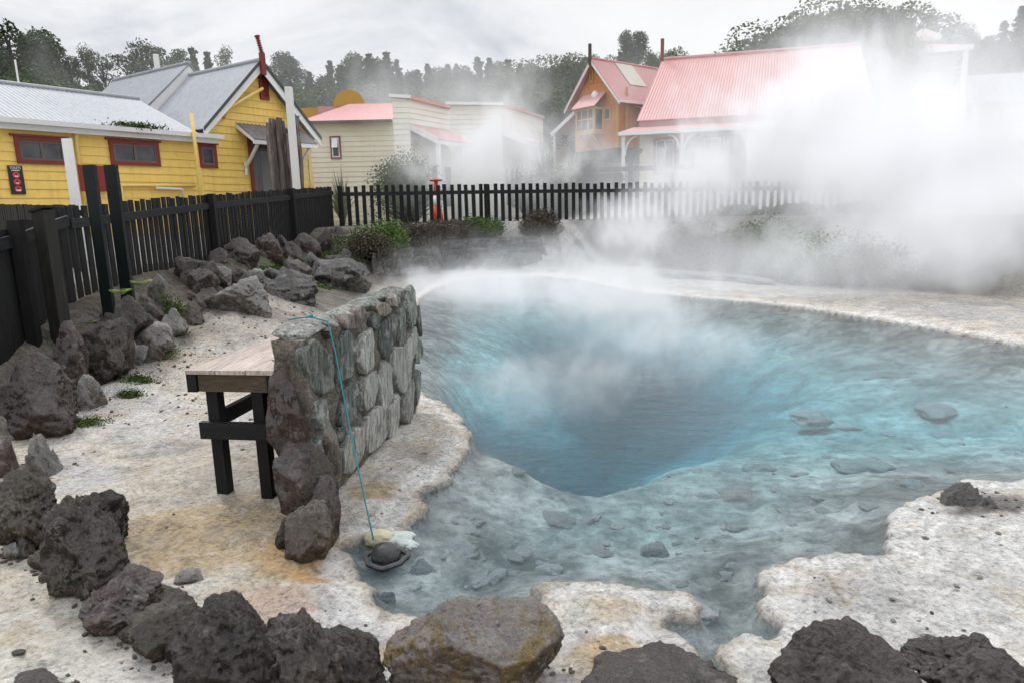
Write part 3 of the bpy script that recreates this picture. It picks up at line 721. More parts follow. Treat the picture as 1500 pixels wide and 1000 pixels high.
# ------------------------------------------------------------------ stone wall
W1 = on_z(496, 716, .09); W2 = on_z(614, 598, .09)
wd = (W2 - W1); wd[2] = 0; WL = np.linalg.norm(wd); wd /= WL
wn = np.array([wd[1], -wd[0], 0])                       # towards the pool
if np.dot(wn, EYE - W1) < 0: wn = -wn
zt1 = on_plane(457, 483, W1, wn)[2]; zt2 = on_plane(606, 419, W1, wn)[2]
s_near = np.dot(on_plane(450, 500, W1, wn) - W1, wd)
TH = .21
def wpt(s, z, off): return W1 + wd * s + np.array([0, 0, z - W1[2]]) + wn * off
def schist(name, dark, mid, light):
    mt, nt, out = new_mat(name)
    p = objco(nt)
    mp = N(nt, 'ShaderNodeMapping'); mp.inputs['Rotation'].default_value = (.35, .25, .5); mp.inputs['Scale'].default_value = (44, 44, 4.5); L(nt, p, mp.inputs[0])
    oi = N(nt, 'ShaderNodeObjectInfo')
    ad = N(nt, 'ShaderNodeVectorMath', operation='ADD'); L(nt, mp.outputs[0], ad.inputs[0])
    sc_ = N(nt, 'ShaderNodeVectorMath', operation='SCALE'); sc_.inputs[0].default_value = (37, 19, 53); L(nt, oi.outputs['Random'], sc_.inputs[3]); L(nt, sc_.outputs[0], ad.inputs[1])
    n1 = noise(nt, ad.outputs[0], 1.0, 6, .65, .8); n2 = noise(nt, p, 9, 8, .7); n3 = noise(nt, p, 60, 5, .7)
    c = ramp(nt, n1, [(.34, dark), (.5, mid), (.66, light)])
    c = mix(nt, math_(nt, 'MULTIPLY', ramp(nt, n2, [(.54, 0), (.64, 1)]), .6), c, (.50, .48, .43))
    c = mix(nt, math_(nt, 'MULTIPLY', ramp(nt, n2, [(.34, 1), (.44, 0)]), .6), c, tuple(x * .5 for x in dark))
    hv = N(nt, 'ShaderNodeHueSaturation'); L(nt, c, hv.inputs['Color']); L(nt, math_(nt, 'MULTIPLY_ADD', oi.outputs['Random'], .5, .75), hv.inputs['Value'])
    b = bump(nt, n1, 1.0, .03); b = bump(nt, n2, .8, .03, b); b = bump(nt, n3, .6, .006, b)
    pbsdf(nt, out, hv.outputs[0], .7, b, .35); return mt
MT['st_green'] = schist('green_schist', (.055, .063, .055), (.20, .215, .185), (.42, .43, .38))
MT['st_dark'] = schist('dark_schist', (.026, .032, .030), (.095, .108, .10), (.26, .275, .25))
MT['st_pale'] = schist('pale_schist', (.14, .14, .125), (.37, .365, .33), (.66, .65, .61))
MT['st_pink'] = schist('pinkish_stone', (.14, .11, .095), (.30, .25, .21), (.46, .41, .37))
MT['mortar'] = rock_mat('mortar', (.10, .085, .07), (.24, .205, .165), (.36, .32, .265), 5, (.13, .10, .07), .4, .15, .9, .7)

wall = thing('stone_wall', 'waist-high wall of mortared green schist stones beside the pool', 'wall', W1 - wn * TH / 2)
# core: subdivided, roughened block
def core():
    ns, nz, nt_ = 60, 40, 14
    V = []; F = []
    def face(fn, a, b):
        base = len(V)
        for i in range(a + 1):
            for j in range(b + 1): V.append(fn(i / a, j / b))
        for i in range(a):
            for j in range(b):
                q = base + i * (b + 1) + j; F.append((q, q + b + 1, q + b + 2, q + 1))
    s0 = s_near
    zt = lambda u: lerp(zt1, zt2, u) - .05
    face(lambda u, v: wpt(lerp(s0, WL, u), lerp(-.15, zt(u), v), -.02), ns, nz)
    face(lambda u, v: wpt(lerp(WL, s0, u), lerp(-.15, zt(1 - u), v), -TH), ns, nz)
    face(lambda u, v: wpt(lerp(s0, WL, u), zt(u), lerp(-.02, -TH, v)), ns, nt_)
    face(lambda u, v: wpt(s0, lerp(-.15, zt(0), v), lerp(-TH, -.02, u)), nt_, nz)
    face(lambda u, v: wpt(WL, lerp(-.15, zt(1), v), lerp(-.02, -TH, u)), nt_, nz)
    V = np.array(V)
    V += np.stack([fbm(V * 5, 4, 71), fbm(V * 5 + 9, 4, 72), fbm(V * 5 + 17, 3, 73)], 1) * .028
    return V, F
cv, cf = core()
link('wall_core', mesh_np('wall_core', cv - origin_of(wall), cf, MT['mortar'], True), wall)

def face_stone(cx, cy, w, h, rot, mt_, seed, plane=(None, None), off=.0, bulge=.045, lab=None):
    """a stone whose outline is laid on the wall face"""
    P0, n_ = (W1, wn) if plane[0] is None else plane
    rgn = np.random.default_rng(seed)
    cx, cy = 250 + cx / 3.3333, 380 + cy / 3.3333; w, h = w / 3.3333, h / 3.3333
    K = 40
    ctr = on_plane(cx, cy, P0, n_)
    e1 = np.cross([0, 0, 1], n_); e1 = e1 / np.linalg.norm(e1)
    nf = int(rgn.integers(5, 8)); fa = (np.arange(nf) + rgn.uniform(-.3, .3, nf)) * 2 * PI / nf + rgn.uniform(0, 1); fd = rgn.uniform(.86, 1.02, nf)
    out = []
    for k in range(K):
        t = 2 * PI * k / K; c_, s_ = math.cos(t), math.sin(t)
        cs = np.cos(t - fa); r = min(np.where(cs > .15, fd / np.maximum(cs, .15), 9).min(), 1.10)
        r *= 1 + .05 * math.sin(5 * t + seed) * math.sin(3 * t + seed * 2)
        x, y = w / 2 * r * c_, h / 2 * r * s_
        x, y = x * math.cos(rot) - y * math.sin(rot), x * math.sin(rot) + y * math.cos(rot)
        out.append(on_plane(cx + x, cy + y, P0, n_) - ctr)
    out = np.array(out); V = []
    rings = [(1.0, -.05), (1.0, bulge * .30), (.975, bulge * .72), (.92, bulge * .94), (.82, bulge), (.68, bulge), (.52, bulge), (.36, bulge), (.2, bulge), (.08, bulge)]
    tx, ty = rgn.uniform(-.22, .22), rgn.uniform(-.14, .14)
    for f_, o in rings:
        for k in range(K):
            p = out[k] * f_
            V.append(p + n_ * (o + off + (np.dot(p, e1) * tx + p[2] * ty if o > 0 else 0)))
    V.append(n_ * (bulge + off))
    V = np.array(V)
    sl = rgn.uniform(-.35, .35); lay = (V @ e1 + V[:, 2] * sl) * 42 + fbm(V * 5 + seed, 3, seed) * 1.6
    st_ = np.floor(lay) + S((lay - np.floor(lay) - .75) / .25)
    d = (vnoise(np.stack([st_ * .37, st_ * 0 + seed, st_ * 0], 1), seed) - .5) * .028 + fbm(V * 16 + seed, 4, seed) * .010
    V = V + n_[None, :] * (d * (np.arange(len(V)) >= K))[:, None]
    f = []
    for i in range(len(rings) - 1):
        for k in range(K): f.append((i * K + k, i * K + (k + 1) % K, (i + 1) * K + (k + 1) % K, (i + 1) * K + k))
    me = bpy.data.meshes.new('stone')
    b = (len(rings) - 1) * K
    f += [(b + k, b + (k + 1) % K, len(V) - 1) for k in range(K)]
    me.from_pydata([tuple(v) for v in V], [], f); me.update()
    me.polygons.foreach_set('use_smooth', [True] * len(me.polygons)); me.materials.append(MT[mt_])
    o = link('stone', me, wall, ctr - origin_of(wall))
    if lab: o['label'] = lab
    return o
fst = [(715, 530, 128, 265, -.22, 'st_green'), (845, 485, 98, 270, .03, 'st_dark'), (955, 445, 112, 225, .1, 'st_pale'), (1055, 368, 88, 205, .12, 'st_dark'), (1122, 330, 58, 195, 0, 'st_green'), (1172, 228, 72, 190, .1, 'st_green'),
       (998, 302, 72, 84, 0, 'st_dark'), (1125, 535, 118, 225, -.15, 'st_pale'), (1172, 430, 52, 200, .05, 'st_pale'), (737, 760, 90, 162, .05, 'st_green'), (868, 705, 108, 250, .2, 'st_dark'), (968, 640, 98, 195, .12, 'st_pale'),
       (1043, 610, 72, 240, .03, 'st_pale'), (742, 935, 118, 165, -.1, 'st_dark'), (882, 935, 112, 235, .12, 'st_pale'), (985, 838, 100, 235, .08, 'st_pale'), (1085, 775, 80, 215, .06, 'st_pale'), (1165, 690, 72, 215, .1, 'st_pale'),
       (1208, 620, 28, 170, 0, 'st_green'), (1206, 300, 28, 150, 0, 'st_dark'), (1205, 450, 26, 120, 0, 'st_green'), (870, 305, 80, 75, .1, 'st_pink'), (925, 265, 50, 60, 0, 'st_pink'), (775, 360, 70, 60, .2, 'mortar'), (1030, 245, 75, 60, 0, 'st_pink'), (1095, 205, 45, 70, 0, 'st_pink'), (830, 850, 60, 80, .1, 'st_dark'), (800, 1010, 70, 120, 0, 'st_dark')]
for i, a in enumerate(fst): face_stone(a[0], a[1], a[2] * .80, a[3] * 1.02, a[4] * 1.3, a[5], 300 + i, bulge=.018)
# coping: flat slabs along the top
cp = [(.00, .30, 'st_pale'), (.22, .36, 'st_pale'), (.50, .34, 'st_pale'), (.78, .40, 'st_green'), (1.10, .42, 'st_green'), (1.42, .34, 'st_green')]
span = WL - s_near
for i, (s0, ln, mt_) in enumerate(cp):
    sc_ = s_near + (s0 + ln / 2) / 1.76 * span
    V, Fc = rock_shape(700 + i, 4, 10, .10, .02)
    V = V * np.array([ln * span / 1.76 * .56, TH * .56, .055])
    c3 = np.array([wd[0], wd[1], 0]); e3 = np.array([-wd[1], wd[0], 0])
    V = V[:, :1] * c3 + V[:, 1:2] * e3 + V[:, 2:] * np.array([0, 0, 1.])
    u = (sc_ - s_near) / span
    ctr = wpt(sc_, lerp(zt1, zt2, u) - .03, -TH / 2 - .01)
    link('coping_stone', mesh_np('coping_stone', V, Fc, MT[mt_], True), wall, ctr - origin_of(wall))
# lava boulders mortared into the near end
def end_boulder(x0, y0, x1, y1, Yd, mt_, seed, dk=1.0):
    P = at_y((x0 + x1) / 2, (y0 + y1) / 2, Yd)
    dist = np.dot(P - EYE, _f); w = (x1 - x0) * dist / FPX; h = (y1 - y0) * dist / FPX
    V, Fc = rock_shape(seed, 5, 11, .12, .05); V = V * np.array([w / 2, w / 2 * dk, h / 2])
    link('boulder', mesh_np('boulder', V, Fc, MT[mt_], True), wall, P - origin_of(wall))
end_boulder(396, 528, 456, 676, 3.74, 'lava_red', 811, 1.2)
end_boulder(410, 640, 470, 740, 3.62, 'lava_red', 812, 1.2)
end_boulder(404, 650, 466, 762, 3.52, 'lava_red', 853, 1.0)
end_boulder(416, 728, 492, 862, 3.20, 'lava_brown', 861, 1.0)
end_boulder(452, 690, 498, 800, 3.38, 'lava_red', 867, 1.0)
end_boulder(404, 756, 446, 826, 3.28, 'lava', 869, 1.0)
end_boulder(440, 650, 498, 800, 3.52, 'lava_brown', 829, 1.0)
end_boulder(440, 600, 500, 730, 3.84, 'mortar', 826, 1.0)
end_boulder(410, 478, 440, 545, 3.86, 'st_pink', 831, 1.1)
end_boulder(424, 500, 468, 560, 3.92, 'mortar', 833, 1.2)

# ------------------------------------------------------------------ wood
def wood_mat(name, col, grain, rough=.6, axis_s=(3, 3, 40)):
    mt, nt, out = new_mat(name)
    p = objco(nt)
    mp = N(nt, 'ShaderNodeMapping'); mp.inputs['Scale'].default_value = axis_s; L(nt, p, mp.inputs[0])
    n1 = noise(nt, mp.outputs[0], 1.0, 7, .65, .6); n2 = noise(nt, p, 4, 5, .6)
    c = ramp(nt, n1, [(.3, tuple(x * .55 for x in col)), (.55, col), (.75, grain)])
    c = mix(nt, math_(nt, 'MULTIPLY', ramp(nt, n2, [(.45, 0), (.7, 1)]), .4), c, tuple(x * .5 for x in col))
    oi = N(nt, 'ShaderNodeObjectInfo'); hv = N(nt, 'ShaderNodeHueSaturation'); L(nt, c, hv.inputs['Color'])
    L(nt, math_(nt, 'MULTIPLY_ADD', oi.outputs['Random'], .7, .65), hv.inputs['Value'])
    pbsdf(nt, out, hv.outputs[0], rough, bump(nt, n1, .4, .006), .35); return mt
MT['blackwood'] = wood_mat('black_stained_wood', (.006, .006, .0065), (.017, .015, .013), .65, (40, 40, 3))
MT['blackrail'] = wood_mat('black_painted_rail', (.008, .009, .0105), (.018, .018, .020), .6, (3, 3, 40))
MT['greenpost'] = wood_mat('dark_green_black_post', (.0045, .0085, .008), (.011, .016, .014), .55, (40, 40, 3))
MT['oldpost'] = wood_mat('weathered_post', (.016, .015, .012), (.040, .038, .030), .7, (40, 40, 3))
MT['benchtop'] = wood_mat('bleached_bench_boards', (.50, .41, .35), (.70, .65, .61), .55, (60, 4, 10))
MT['apron'] = wood_mat('brown_bench_apron', (.085, .060, .036), (.17, .13, .085), .6, (4, 60, 60))
MT['bare'] = wood_mat('weathered_grey_timber', (.17, .14, .125), (.48, .44, .41), .8, (26, 26, 1.6))

# ---- bench (work table) beside the wall
bd = wd.copy(); be = np.array([bd[1], -bd[0], 0])     # along, and to the right
if be[0] < 0: be = -be
BZ0 = G(-1.75, 4.1)
# near-left top corner
nl = at_y(273, 541, 3.86); topz = nl[2]
nr = on_z(396, 548, topz)
fl_ = on_z(388, 487, topz)
blen = max(np.dot(fl_ - nl, bd), 1.0); bw = np.dot(nr - nl, be)
bench = thing('bench', 'sturdy black-legged timber work bench with bleached plank top against the stone wall', 'bench', (nl[0] + be[0] * bw / 2, nl[1] + .5, BZ0))
def bpt(a, b, z): return nl + bd * a + be * b + np.array([0, 0, z - topz])
for k in range(3):
    mb = MB(); b0 = bw * k / 3 + .004; b1 = bw * (k + 1) / 3 - .004
    mb.prism([bpt(-.02, b0, topz - .022), bpt(-.02, b1, topz - .022), bpt(blen, b1, topz - .022), bpt(blen, b0, topz - .022)], (0, 0, .022 + .002 * k))
    part('top_board', mb, MT['benchtop'], bench)
ah = .105
part('apron', MB().prism([bpt(0, .065, topz - .024 - ah), bpt(0, bw - .075, topz - .024 - ah), bpt(.035, bw - .075, topz - .024 - ah), bpt(.035, .065, topz - .024 - ah)], (0, 0, ah)), MT['apron'], bench, 'brown bare-wood apron across the near end')
for b0, b1 in ((0, .06), (bw - .07, bw - .005)):
    part('side_rail', MB().prism([bpt(-.012, b0, topz - .026 - ah), bpt(-.012, b1, topz - .026 - ah), bpt(blen - .02, b1, topz - .026 - ah), bpt(blen - .02, b0, topz - .026 - ah)], (0, 0, ah)), MT['blackwood'], bench)
lw = .070
lg = []
for a in (.045, blen - .15):
    for b in (.075, bw - .205):
        zz = G(*(bpt(a + .05, b + .05, 0)[:2])) - .03
        part('leg', MB().prism([bpt(a, b, zz), bpt(a, b + lw, zz), bpt(a + lw, b + lw, zz), bpt(a + lw, b, zz)], (0, 0, topz - .027 - ah - zz)), MT['blackwood'], bench)
zb = topz - .42
part('stretcher', MB().prism([bpt(.005, .035, zb), bpt(.005, bw - .005, zb), bpt(.043, bw - .005, zb), bpt(.043, .035, zb)], (0, 0, .10)), MT['blackrail'], bench)
part('stretcher', MB().prism([bpt(.047, bw - .063, zb + .02), bpt(.047, bw - .025, zb + .02), bpt(blen - .1, bw - .025, zb + .02), bpt(blen - .1, bw - .063, zb + .02)], (0, 0, .10)), MT['blackrail'], bench)
part('stretcher', MB().prism([bpt(.145, .10, zb + .06), bpt(.145, .14, zb + .06), bpt(blen - .16, .14, zb + .06), bpt(blen - .16, .10, zb + .06)], (0, 0, .09)), MT['blackrail'], bench)
nb = bpt(.10, bw - .06, topz)
part('nail', MB().tube([nb, nb + np.array([0, 0, .03]), nb + np.array([-.02, -.01, .042])], .003, 6), MT['blackwood'], bench)

# ---- rope, bag and wet stone
MT['rope'] = paint('turquoise_cord', (.02, .22, .25), .2, .2, .7, 30)
s_r = np.dot(on_plane(474, 500, W1, wn) - W1, wd)
zc = lerp(zt1, zt2, (s_r - s_near) / span)
bag_p = on_z(547, 790, .06)
pth = [wpt(s_r - .03, zc + .035, -.19), wpt(s_r - .03, zc + .045, -.14), wpt(s_r - .01, zc + .05, -.06), wpt(s_r, zc + .02, .035)]
p_a = wpt(s_r, zc - .06, .055)
for k in range(1, 13):
    t = k / 12; q = p_a * (1 - t) + bag_p * t; q[2] -= .04 * math.sin(PI * t); pth.append(q)
rope = thing('rope', 'thin turquoise cord hanging over the stone wall down to the water', 'rope', pth[0])
part('cord', MB().tube(pth, .0045, 6), MT['rope'], rope, None, True)
kn = wpt(s_r - .01, zc + .055, -.06)
V, Fc = rock_shape(41, 2, 8, .2); link('knot', mesh_np('knot', V * .013, Fc, MT['rope'], True), rope, kn - origin_of(rope))
MT['muslin'] = paint('cream_muslin', (.62, .56, .38), .15, .12, .8, 8, (.4, .34, .2), .2, .6)
MT['muslin_w'] = paint('wet_white_muslin', (.55, .60, .56), .1, .1, .6, 8, (.4, .42, .38), .3, .6)
def lump(seed, r, pt, mt_, par, nm, fold=7, amp=.12, rz=0):
    V, Fc = ico(5); rgn = np.random.default_rng(seed)
    th = np.arctan2(V[:, 1], V[:, 0])
    rr = 1 + amp * np.sin(fold * th + 3 * fbm(V * 1.5 + seed, 3, seed)) * (1 - .5 * V[:, 2]) + .14 * fbm(V * 1.6 + seed, 2, seed)
    P = V * rr[:, None] * np.array(r)
    P = np.stack([P[:, 0] * math.cos(rz) - P[:, 1] * math.sin(rz), P[:, 0] * math.sin(rz) + P[:, 1] * math.cos(rz), P[:, 2]], 1)
    return link(nm, mesh_np(nm, P, Fc, mt_, True), par, pt - origin_of(par))
bag = thing('cooking_bag', 'cream muslin cooking bag floating at the end of the turquoise cord', 'bag', on_z(572, 792, .0))
lump(3, (.085, .055, .045), on_z(556, 787, .03), MT['muslin'], bag, 'bag_body', 5, .05)
lump(5, (.10, .055, .035), on_z(580, 788, .015), MT['muslin_w'], bag, 'cloth_tail', 5, .09, .3)
lump(8, (.055, .035, .022), on_z(598, 797, .01), MT['muslin_w'], bag, 'cloth_corner', 4, .12, -.3)
V, Fc = rock_shape(57, 5, 10, .04, .0, .8)
MT['shiny'] = rock_mat('wet_black_stone', (.02, .02, .02), (.045, .044, .042), (.08, .08, .078), 1.2, None, 0, .0, .15, .12)
wp = on_z(562, 830, 0.0)
wet_st = thing('wet_stone', 'shiny black dome-shaped stone with a pale mineral rim below the bag', 'stone', wp)
link('dome', mesh_np('dome', V * np.array([.078, .07, .07]), Fc, MT['shiny'], True), wet_st, (0, .07, .025))
rim = []
for k in range(29):
    t = 2 * PI * k / 28; rr = 1 + .08 * math.sin(3 * t) + .05 * math.sin(7 * t); rim.append(wp + np.array([.105 * rr * math.cos(t), .07 + .095 * rr * math.sin(t), .012]))
part('mineral_rim', MB().tube(rim, .014, 8, False), MT['wet'], wet_st, None, True)

# ------------------------------------------------------------------ picket fences
def base_z(x, y): return G(x, y)
def picket_fence(pts, tops, bots, spacing, pw, label, rails_off, posts=(), post_h=.06, seed=0, side=1, jit=.02, kick=True, rail_w=.045, two=True):
    """pts [(x,y)], tops/bots heights of pickets at pts; rails on the side facing the pool"""
    rgn = random.Random(seed)
    pts = np.array(pts, float); cum = np.concatenate([[0], np.cumsum(np.linalg.norm(np.diff(pts, axis=0), axis=1))])
    f = lambda s: np.array([np.interp(s, cum, pts[:, 0]), np.interp(s, cum, pts[:, 1])])
    ft = lambda s: np.interp(s, cum, tops); fb = lambda s: np.interp(s, cum, bots)
    root = thing('picket_fence', label, 'fence', (pts[0][0], pts[0][1], bots[0]))
    mesh_cache = []
    for k in range(4):
        mb = MB(); mb.prism([(-pw / 2, -.011, 0), (pw / 2, -.011, 0), (pw / 2, .011, 0), (-pw / 2, .011, 0)], (0, 0, 1))
        me = bpy.data.meshes.new('picket'); me.from_pydata(mb.v, [], mb.f); me.update(); me.materials.append(MT['blackwood']); mesh_cache.append(me)
    s = spacing / 2
    while s < cum[-1]:
        p = f(s); d = f(min(s + .05, cum[-1])) - f(max(s - .05, 0)); a = math.atan2(d[1], d[0])
        zb_, zt_ = fb(s), ft(s) + rgn.uniform(-jit, jit)
        o = link('picket', mesh_cache[rgn.randrange(4)], root, np.array([p[0], p[1], zb_]) - origin_of(root))
        o.scale = (rgn.uniform(.93, 1.05), 1, zt_ - zb_); o.rotation_euler = (0, rgn.uniform(-.012, .012), a)
        s += spacing * rgn.uniform(.95, 1.05)
    nrm = lambda s: (lambda d: np.array([d[1], -d[0]]) / np.linalg.norm(d) * side)(f(min(s + .05, cum[-1])) - f(max(s - .05, 0)))
    bounds = [0] + [q for q in posts] + [cum[-1]]
    for i in range(len(bounds) - 1):
        s0, s1 = bounds[i], bounds[i + 1]
        if s1 - s0 < .1: continue
        for drop, w in rails_off:
            n0 = nrm((s0 + s1) / 2)
            def rp(s, n0=n0, drop=drop): 
                z = ft(s) - drop if drop > 0 else fb(s) - drop
                p = f(s) + n0 * .034; return np.array([p[0], p[1], z])
            part('rail', MB().beam(rp(s0 + .002), rp(s1 - .002), rail_w, w), MT['blackrail'], root)
    for q in posts:
        p = f(q) + nrm(q) * .075; d = f(min(q + .05, cum[-1])) - f(max(q - .05, 0))
        h = ft(q) + post_h - (fb(q) - .1)
        part('post', MB().box((p[0], p[1], fb(q) - .1 + h / 2), .10, .10, h, d), MT['blackwood'], root)
    return root
fy = [4.3, 5.0, 5.6, 6.0, 6.6, 7.5, 8.5, 10, 12.5, 15, 17.3, 19.0]
fence_px = []       # world line of the left fence
CORN = at_y(490, 345, 19.0)
lx = lambda y: float(np.interp(y, [4.3, 6, 7.5, 19], [-4.42, -4.56, -4.88, CORN[0]]))
ltop_px = {}
def top_at(y, pxl):   # height of the fence top from the photo line
    return None
ZT = [1.60, 1.60, 1.61, 1.63, 1.72, 1.86, 1.93, 2.02, 2.14, 2.26, 2.37, 2.46]
ZB = [.30, .32, .34, .36, .38, .44, .56, .80, .92, 1.02, 1.10, 1.17]
picket_fence([(lx(y), y) for y in fy[:6]] + [(lx(7.62), 7.62)], ZT[:6] + [1.87], ZB[:6] + [.45], .135, .125, 'near stretch of black picket fence with close boards at the left edge', [(.13, .11), (-.06, .12)], (1.1, 2.15), .06, 1, 1, .015)
picket_fence([(lx(y), y) for y in [7.66] + fy[6:]], [1.87] + ZT[6:], [.46] + ZB[6:], .142, .088, 'middle stretch of black picket fence running back from the tall posts to the corner', [(.17, .10), (-.08, .12)], (3.6, 7.7), .02, 2, 1, .02)
bp = [(CORN[0] + .12, 19.08), (0.0, 19.9), (3.2, 20.3), (8, 20.2), (12, 19.5)]
picket_fence(bp, [2.46, 2.44, 2.40, 2.35, 2.3], [1.15, 1.32, 1.35, 1.3, 1.3], .205, .105, 'back stretch of black picket fence with gaps beyond the pool, fading into steam', [(.22, .10)], (.08, 4.1, 8.3), .0, 3, 1, .02)
part_post = thing('fence_post', 'weathered grey-black post with a sloping cap in front of the near fence', 'post', (lx(6.5), 6.5, .5))
pA = at_y(87, 470, 6.65); pT = at_y(82, 304, 6.65)
part('shaft', MB().box((pA[0], pA[1], (.45 + pT[2] - .02) / 2), .13, .13, pT[2] - .02 - .45, (.2, 1)), MT['oldpost'], part_post)
part('cap', MB().prism([(pA[0] - .085, pA[1] - .085, pT[2] - .045), (pA[0] + .085, pA[1] - .085, pT[2] + .0), (pA[0] + .085, pA[1] + .085, pT[2] + .0), (pA[0] - .085, pA[1] + .085, pT[2] - .045)], (0, 0, .022)), MT['oldpost'], part_post)
for (xa, xb, lab, Yp) in ((119, 142, 'tall square green-black post, left one of the pair above the fence', 7.30), (150, 174, 'tall square green-black post, right one of the pair above the fence', 7.58)):
    t0 = at_y((xa + xb) / 2, 242, Yp); wid_ = (xb - xa) * Yp / FPX * .74
    o = part('tall_post', MB().box((t0[0], t0[1], (.35 + t0[2]) / 2), wid_, .05, t0[2] - .35, (1, -.1)), MT['greenpost'], None, None, False, (t0[0], t0[1], .35))
    tag(o, lab, 'post', 'pair of tall dark posts')
rd0 = at_y(113, 242, 7.9); rd1 = at_y(152, 280, 7.9)

# low black fence behind, by the yellow house
hp0 = at_y(12, 294, 11.5); hp1 = at_y(80, 312, 10.2)
picket_fence([(hp0[0] - 1.0, 12.4), (hp0[0], 11.5), (hp1[0] + .9, 9.3)], [2.05, 2.02, 1.93], [.85, .85, .8], .13, .11, 'short black board fence slanting behind the near fence by the yellow wall', [(.1, .08)], (), .0, 4, -1, .01)
# white square post
MT['white'] = paint('white_paint', (.80, .80, .79), .05, .18, .5, 2.5, (.3, .28, .25))
MT['white2'] = paint('weathered_white_post', (.78, .77, .74), .06, .2, .6, 3, (.35, .32, .28))
wp0 = at_y(96, 203, 11.0); wp1 = at_y(110, 300, 11.0)
solo('white_post', MB().prism([(wp0[0] - .07, 11, .8), (wp0[0] + .07, 11, .8), (wp0[0] + .07, 11.05, .8), (wp0[0] - .07, 11.05, .8)], (0, 0, wp0[2] - .8)), MT['white'], 'plain white square post in front of the left window of the yellow wing', 'post', (wp0[0], 11, .8))

# ------------------------------------------------------------------ buildings
class Fr:
    """a vertical wall plane: P a point on it, d horizontal along it; n faces the viewer"""
    def __init__(s, P, d):
        s.P = np.array([P[0], P[1], 0.0]); d = np.array([d[0], d[1], 0.0]); s.d = d / np.linalg.norm(d)
        s.n = np.array([s.d[1], -s.d[0], 0]);
        if np.dot(s.n, EYE - s.P) < 0: s.n = -s.n
    def px(s, x, y, off=0):
        q = on_plane(x, y, s.P + s.n * off, s.n); return float(np.dot(q - s.P, s.d)), float(q[2])
    def pt(s, a, z, off=0): return s.P + s.d * a + s.n * off + np.array([0, 0, z])
    def shifted(s, a, off): 
        f = Fr.__new__(Fr); f.P = s.P + s.d * a + s.n * off; f.d = s.d; f.n = s.n; return f
    def side(s, a, right=True):
        """frame of a wall running back from this one at a"""
        f = Fr.__new__(Fr); f.P = s.P + s.d * a; f.d = -s.n; f.n = s.d if right else -s.d; return f

def interval(poly, z):
    xs = []
    n = len(poly)
    for i in range(n):
        (x0, z0), (x1, z1) = poly[i], poly[(i + 1) % n]
        if (z0 - z) * (z1 - z) <= 0 and abs(z1 - z0) > 1e-9:
            xs.append(x0 + (x1 - x0) * (z - z0) / (z1 - z0))
    return (min(xs), max(xs)) if len(xs) > 1 else None
def siding(fr, poly, board=.17, lapd=.028, thick=.12):
    """lapped weatherboards filling a convex outline in (s,z), with a solid backing"""
    mb = MB(); zs = [p[1] for p in poly]; z0, z1 = min(zs), max(zs)
    k = 0; z = z0
    while z < z1 - .01:
        za, zb = z + .001, min(z + board, z1 - .002)
        i0, i1 = interval(poly, za), interval(poly, zb)
        if i0 and i1:
            a = [fr.pt(i0[0], za, lapd), fr.pt(i0[1], za, lapd), fr.pt(i1[1], zb, .004), fr.pt(i1[0], zb, .004)]
            b = [fr.pt(i0[0], za, 0), fr.pt(i0[1], za, 0)]
            base = len(mb.v); mb.add(a + b, [(0, 1, 2, 3), (4, 5, 1, 0), (0, 3, 4), (1, 5, 2)])
        z += board
    mb.prism([fr.pt(s, q, -.002) for s, q in poly], -fr.n * thick)
    return mb
def ring(fr, s0, s1, z0, z1, w, o0, o1, wb=None):
    """rectangular frame"""
    wb = w if wb is None else wb
    O = [(s0, z0), (s1, z0), (s1, z1), (s0, z1)]; I = [(s0 + w, z0 + wb), (s1 - w, z0 + wb), (s1 - w, z1 - w), (s0 + w, z1 - w)]
    pts = [fr.pt(a, b, o1) for a, b in O] + [fr.pt(a, b, o1) for a, b in I] + [fr.pt(a, b, o0) for a, b in O] + [fr.pt(a, b, o0) for a, b in I]
    f = []
    for k in range(4):
        j = (k + 1) % 4
        f += [(k, j, 4 + j, 4 + k), (8 + k, 8 + j, j, k), (4 + k, 4 + j, 12 + j, 12 + k)]
    return MB().add(pts, f)
def slab(fr, s0, s1, z0, z1, o0, o1):
    return MB().prism([fr.pt(s0, z0, o0), fr.pt(s1, z0, o0), fr.pt(s1, z1, o0), fr.pt(s0, z1, o0)], fr.n * (o1 - o0))
def roof_sheet(A, B, C, D, wave=.11, amp=.012, thick=.03):
    """corrugated sheet: A,B along the eave, D,C along the ridge"""
    A, B, C, D = [np.asarray(p, float) for p in (A, B, C, D)]
    n = np.cross(B - A, D - A); n /= np.linalg.norm(n)
    if n[2] < 0: n = -n
    Lg = max(np.linalg.norm(B - A), np.linalg.norm(C - D)); m_ = int(min(max(Lg / wave * 6, 6), 1400))
    V = []; u = np.linspace(0, 1, m_ + 1)
    for t in (0, 1):
        for k in range(m_ + 1):
            for (p, q) in ((A, B), (D, C)):
                V.append(p + (q - p) * u[k] + n * (amp * math.cos(2 * PI * u[k] * Lg / wave) - t * thick))
    F = []
    o = 2 * (m_ + 1)
    for k in range(m_):
        F += [(2 * k, 2 * k + 2, 2 * k + 3, 2 * k + 1), (o + 2 * k, o + 2 * k + 1, o + 2 * k + 3, o + 2 * k + 2), (2 * k, o + 2 * k, o + 2 * k + 2, 2 * k + 2), (2 * k + 1, 2 * k + 3, o + 2 * k + 3, o + 2 * k + 1)]
    F += [(0, 1, o + 1, o), (2 * m_, o + 2 * m_, o + 2 * m_ + 1, 2 * m_ + 1)]
    return MB().add(V, F)
def glass_mat(name, col=(.02, .022, .024)):
    mt, nt, out = new_mat(name); n = noise(nt, pos(nt), 2.3, 4, .6)
    c = ramp(nt, n, [(.35, col), (.7, tuple(x * 2.6 + .01 for x in col))])
    pbsdf(nt, out, c, .18, None, .5); return mt
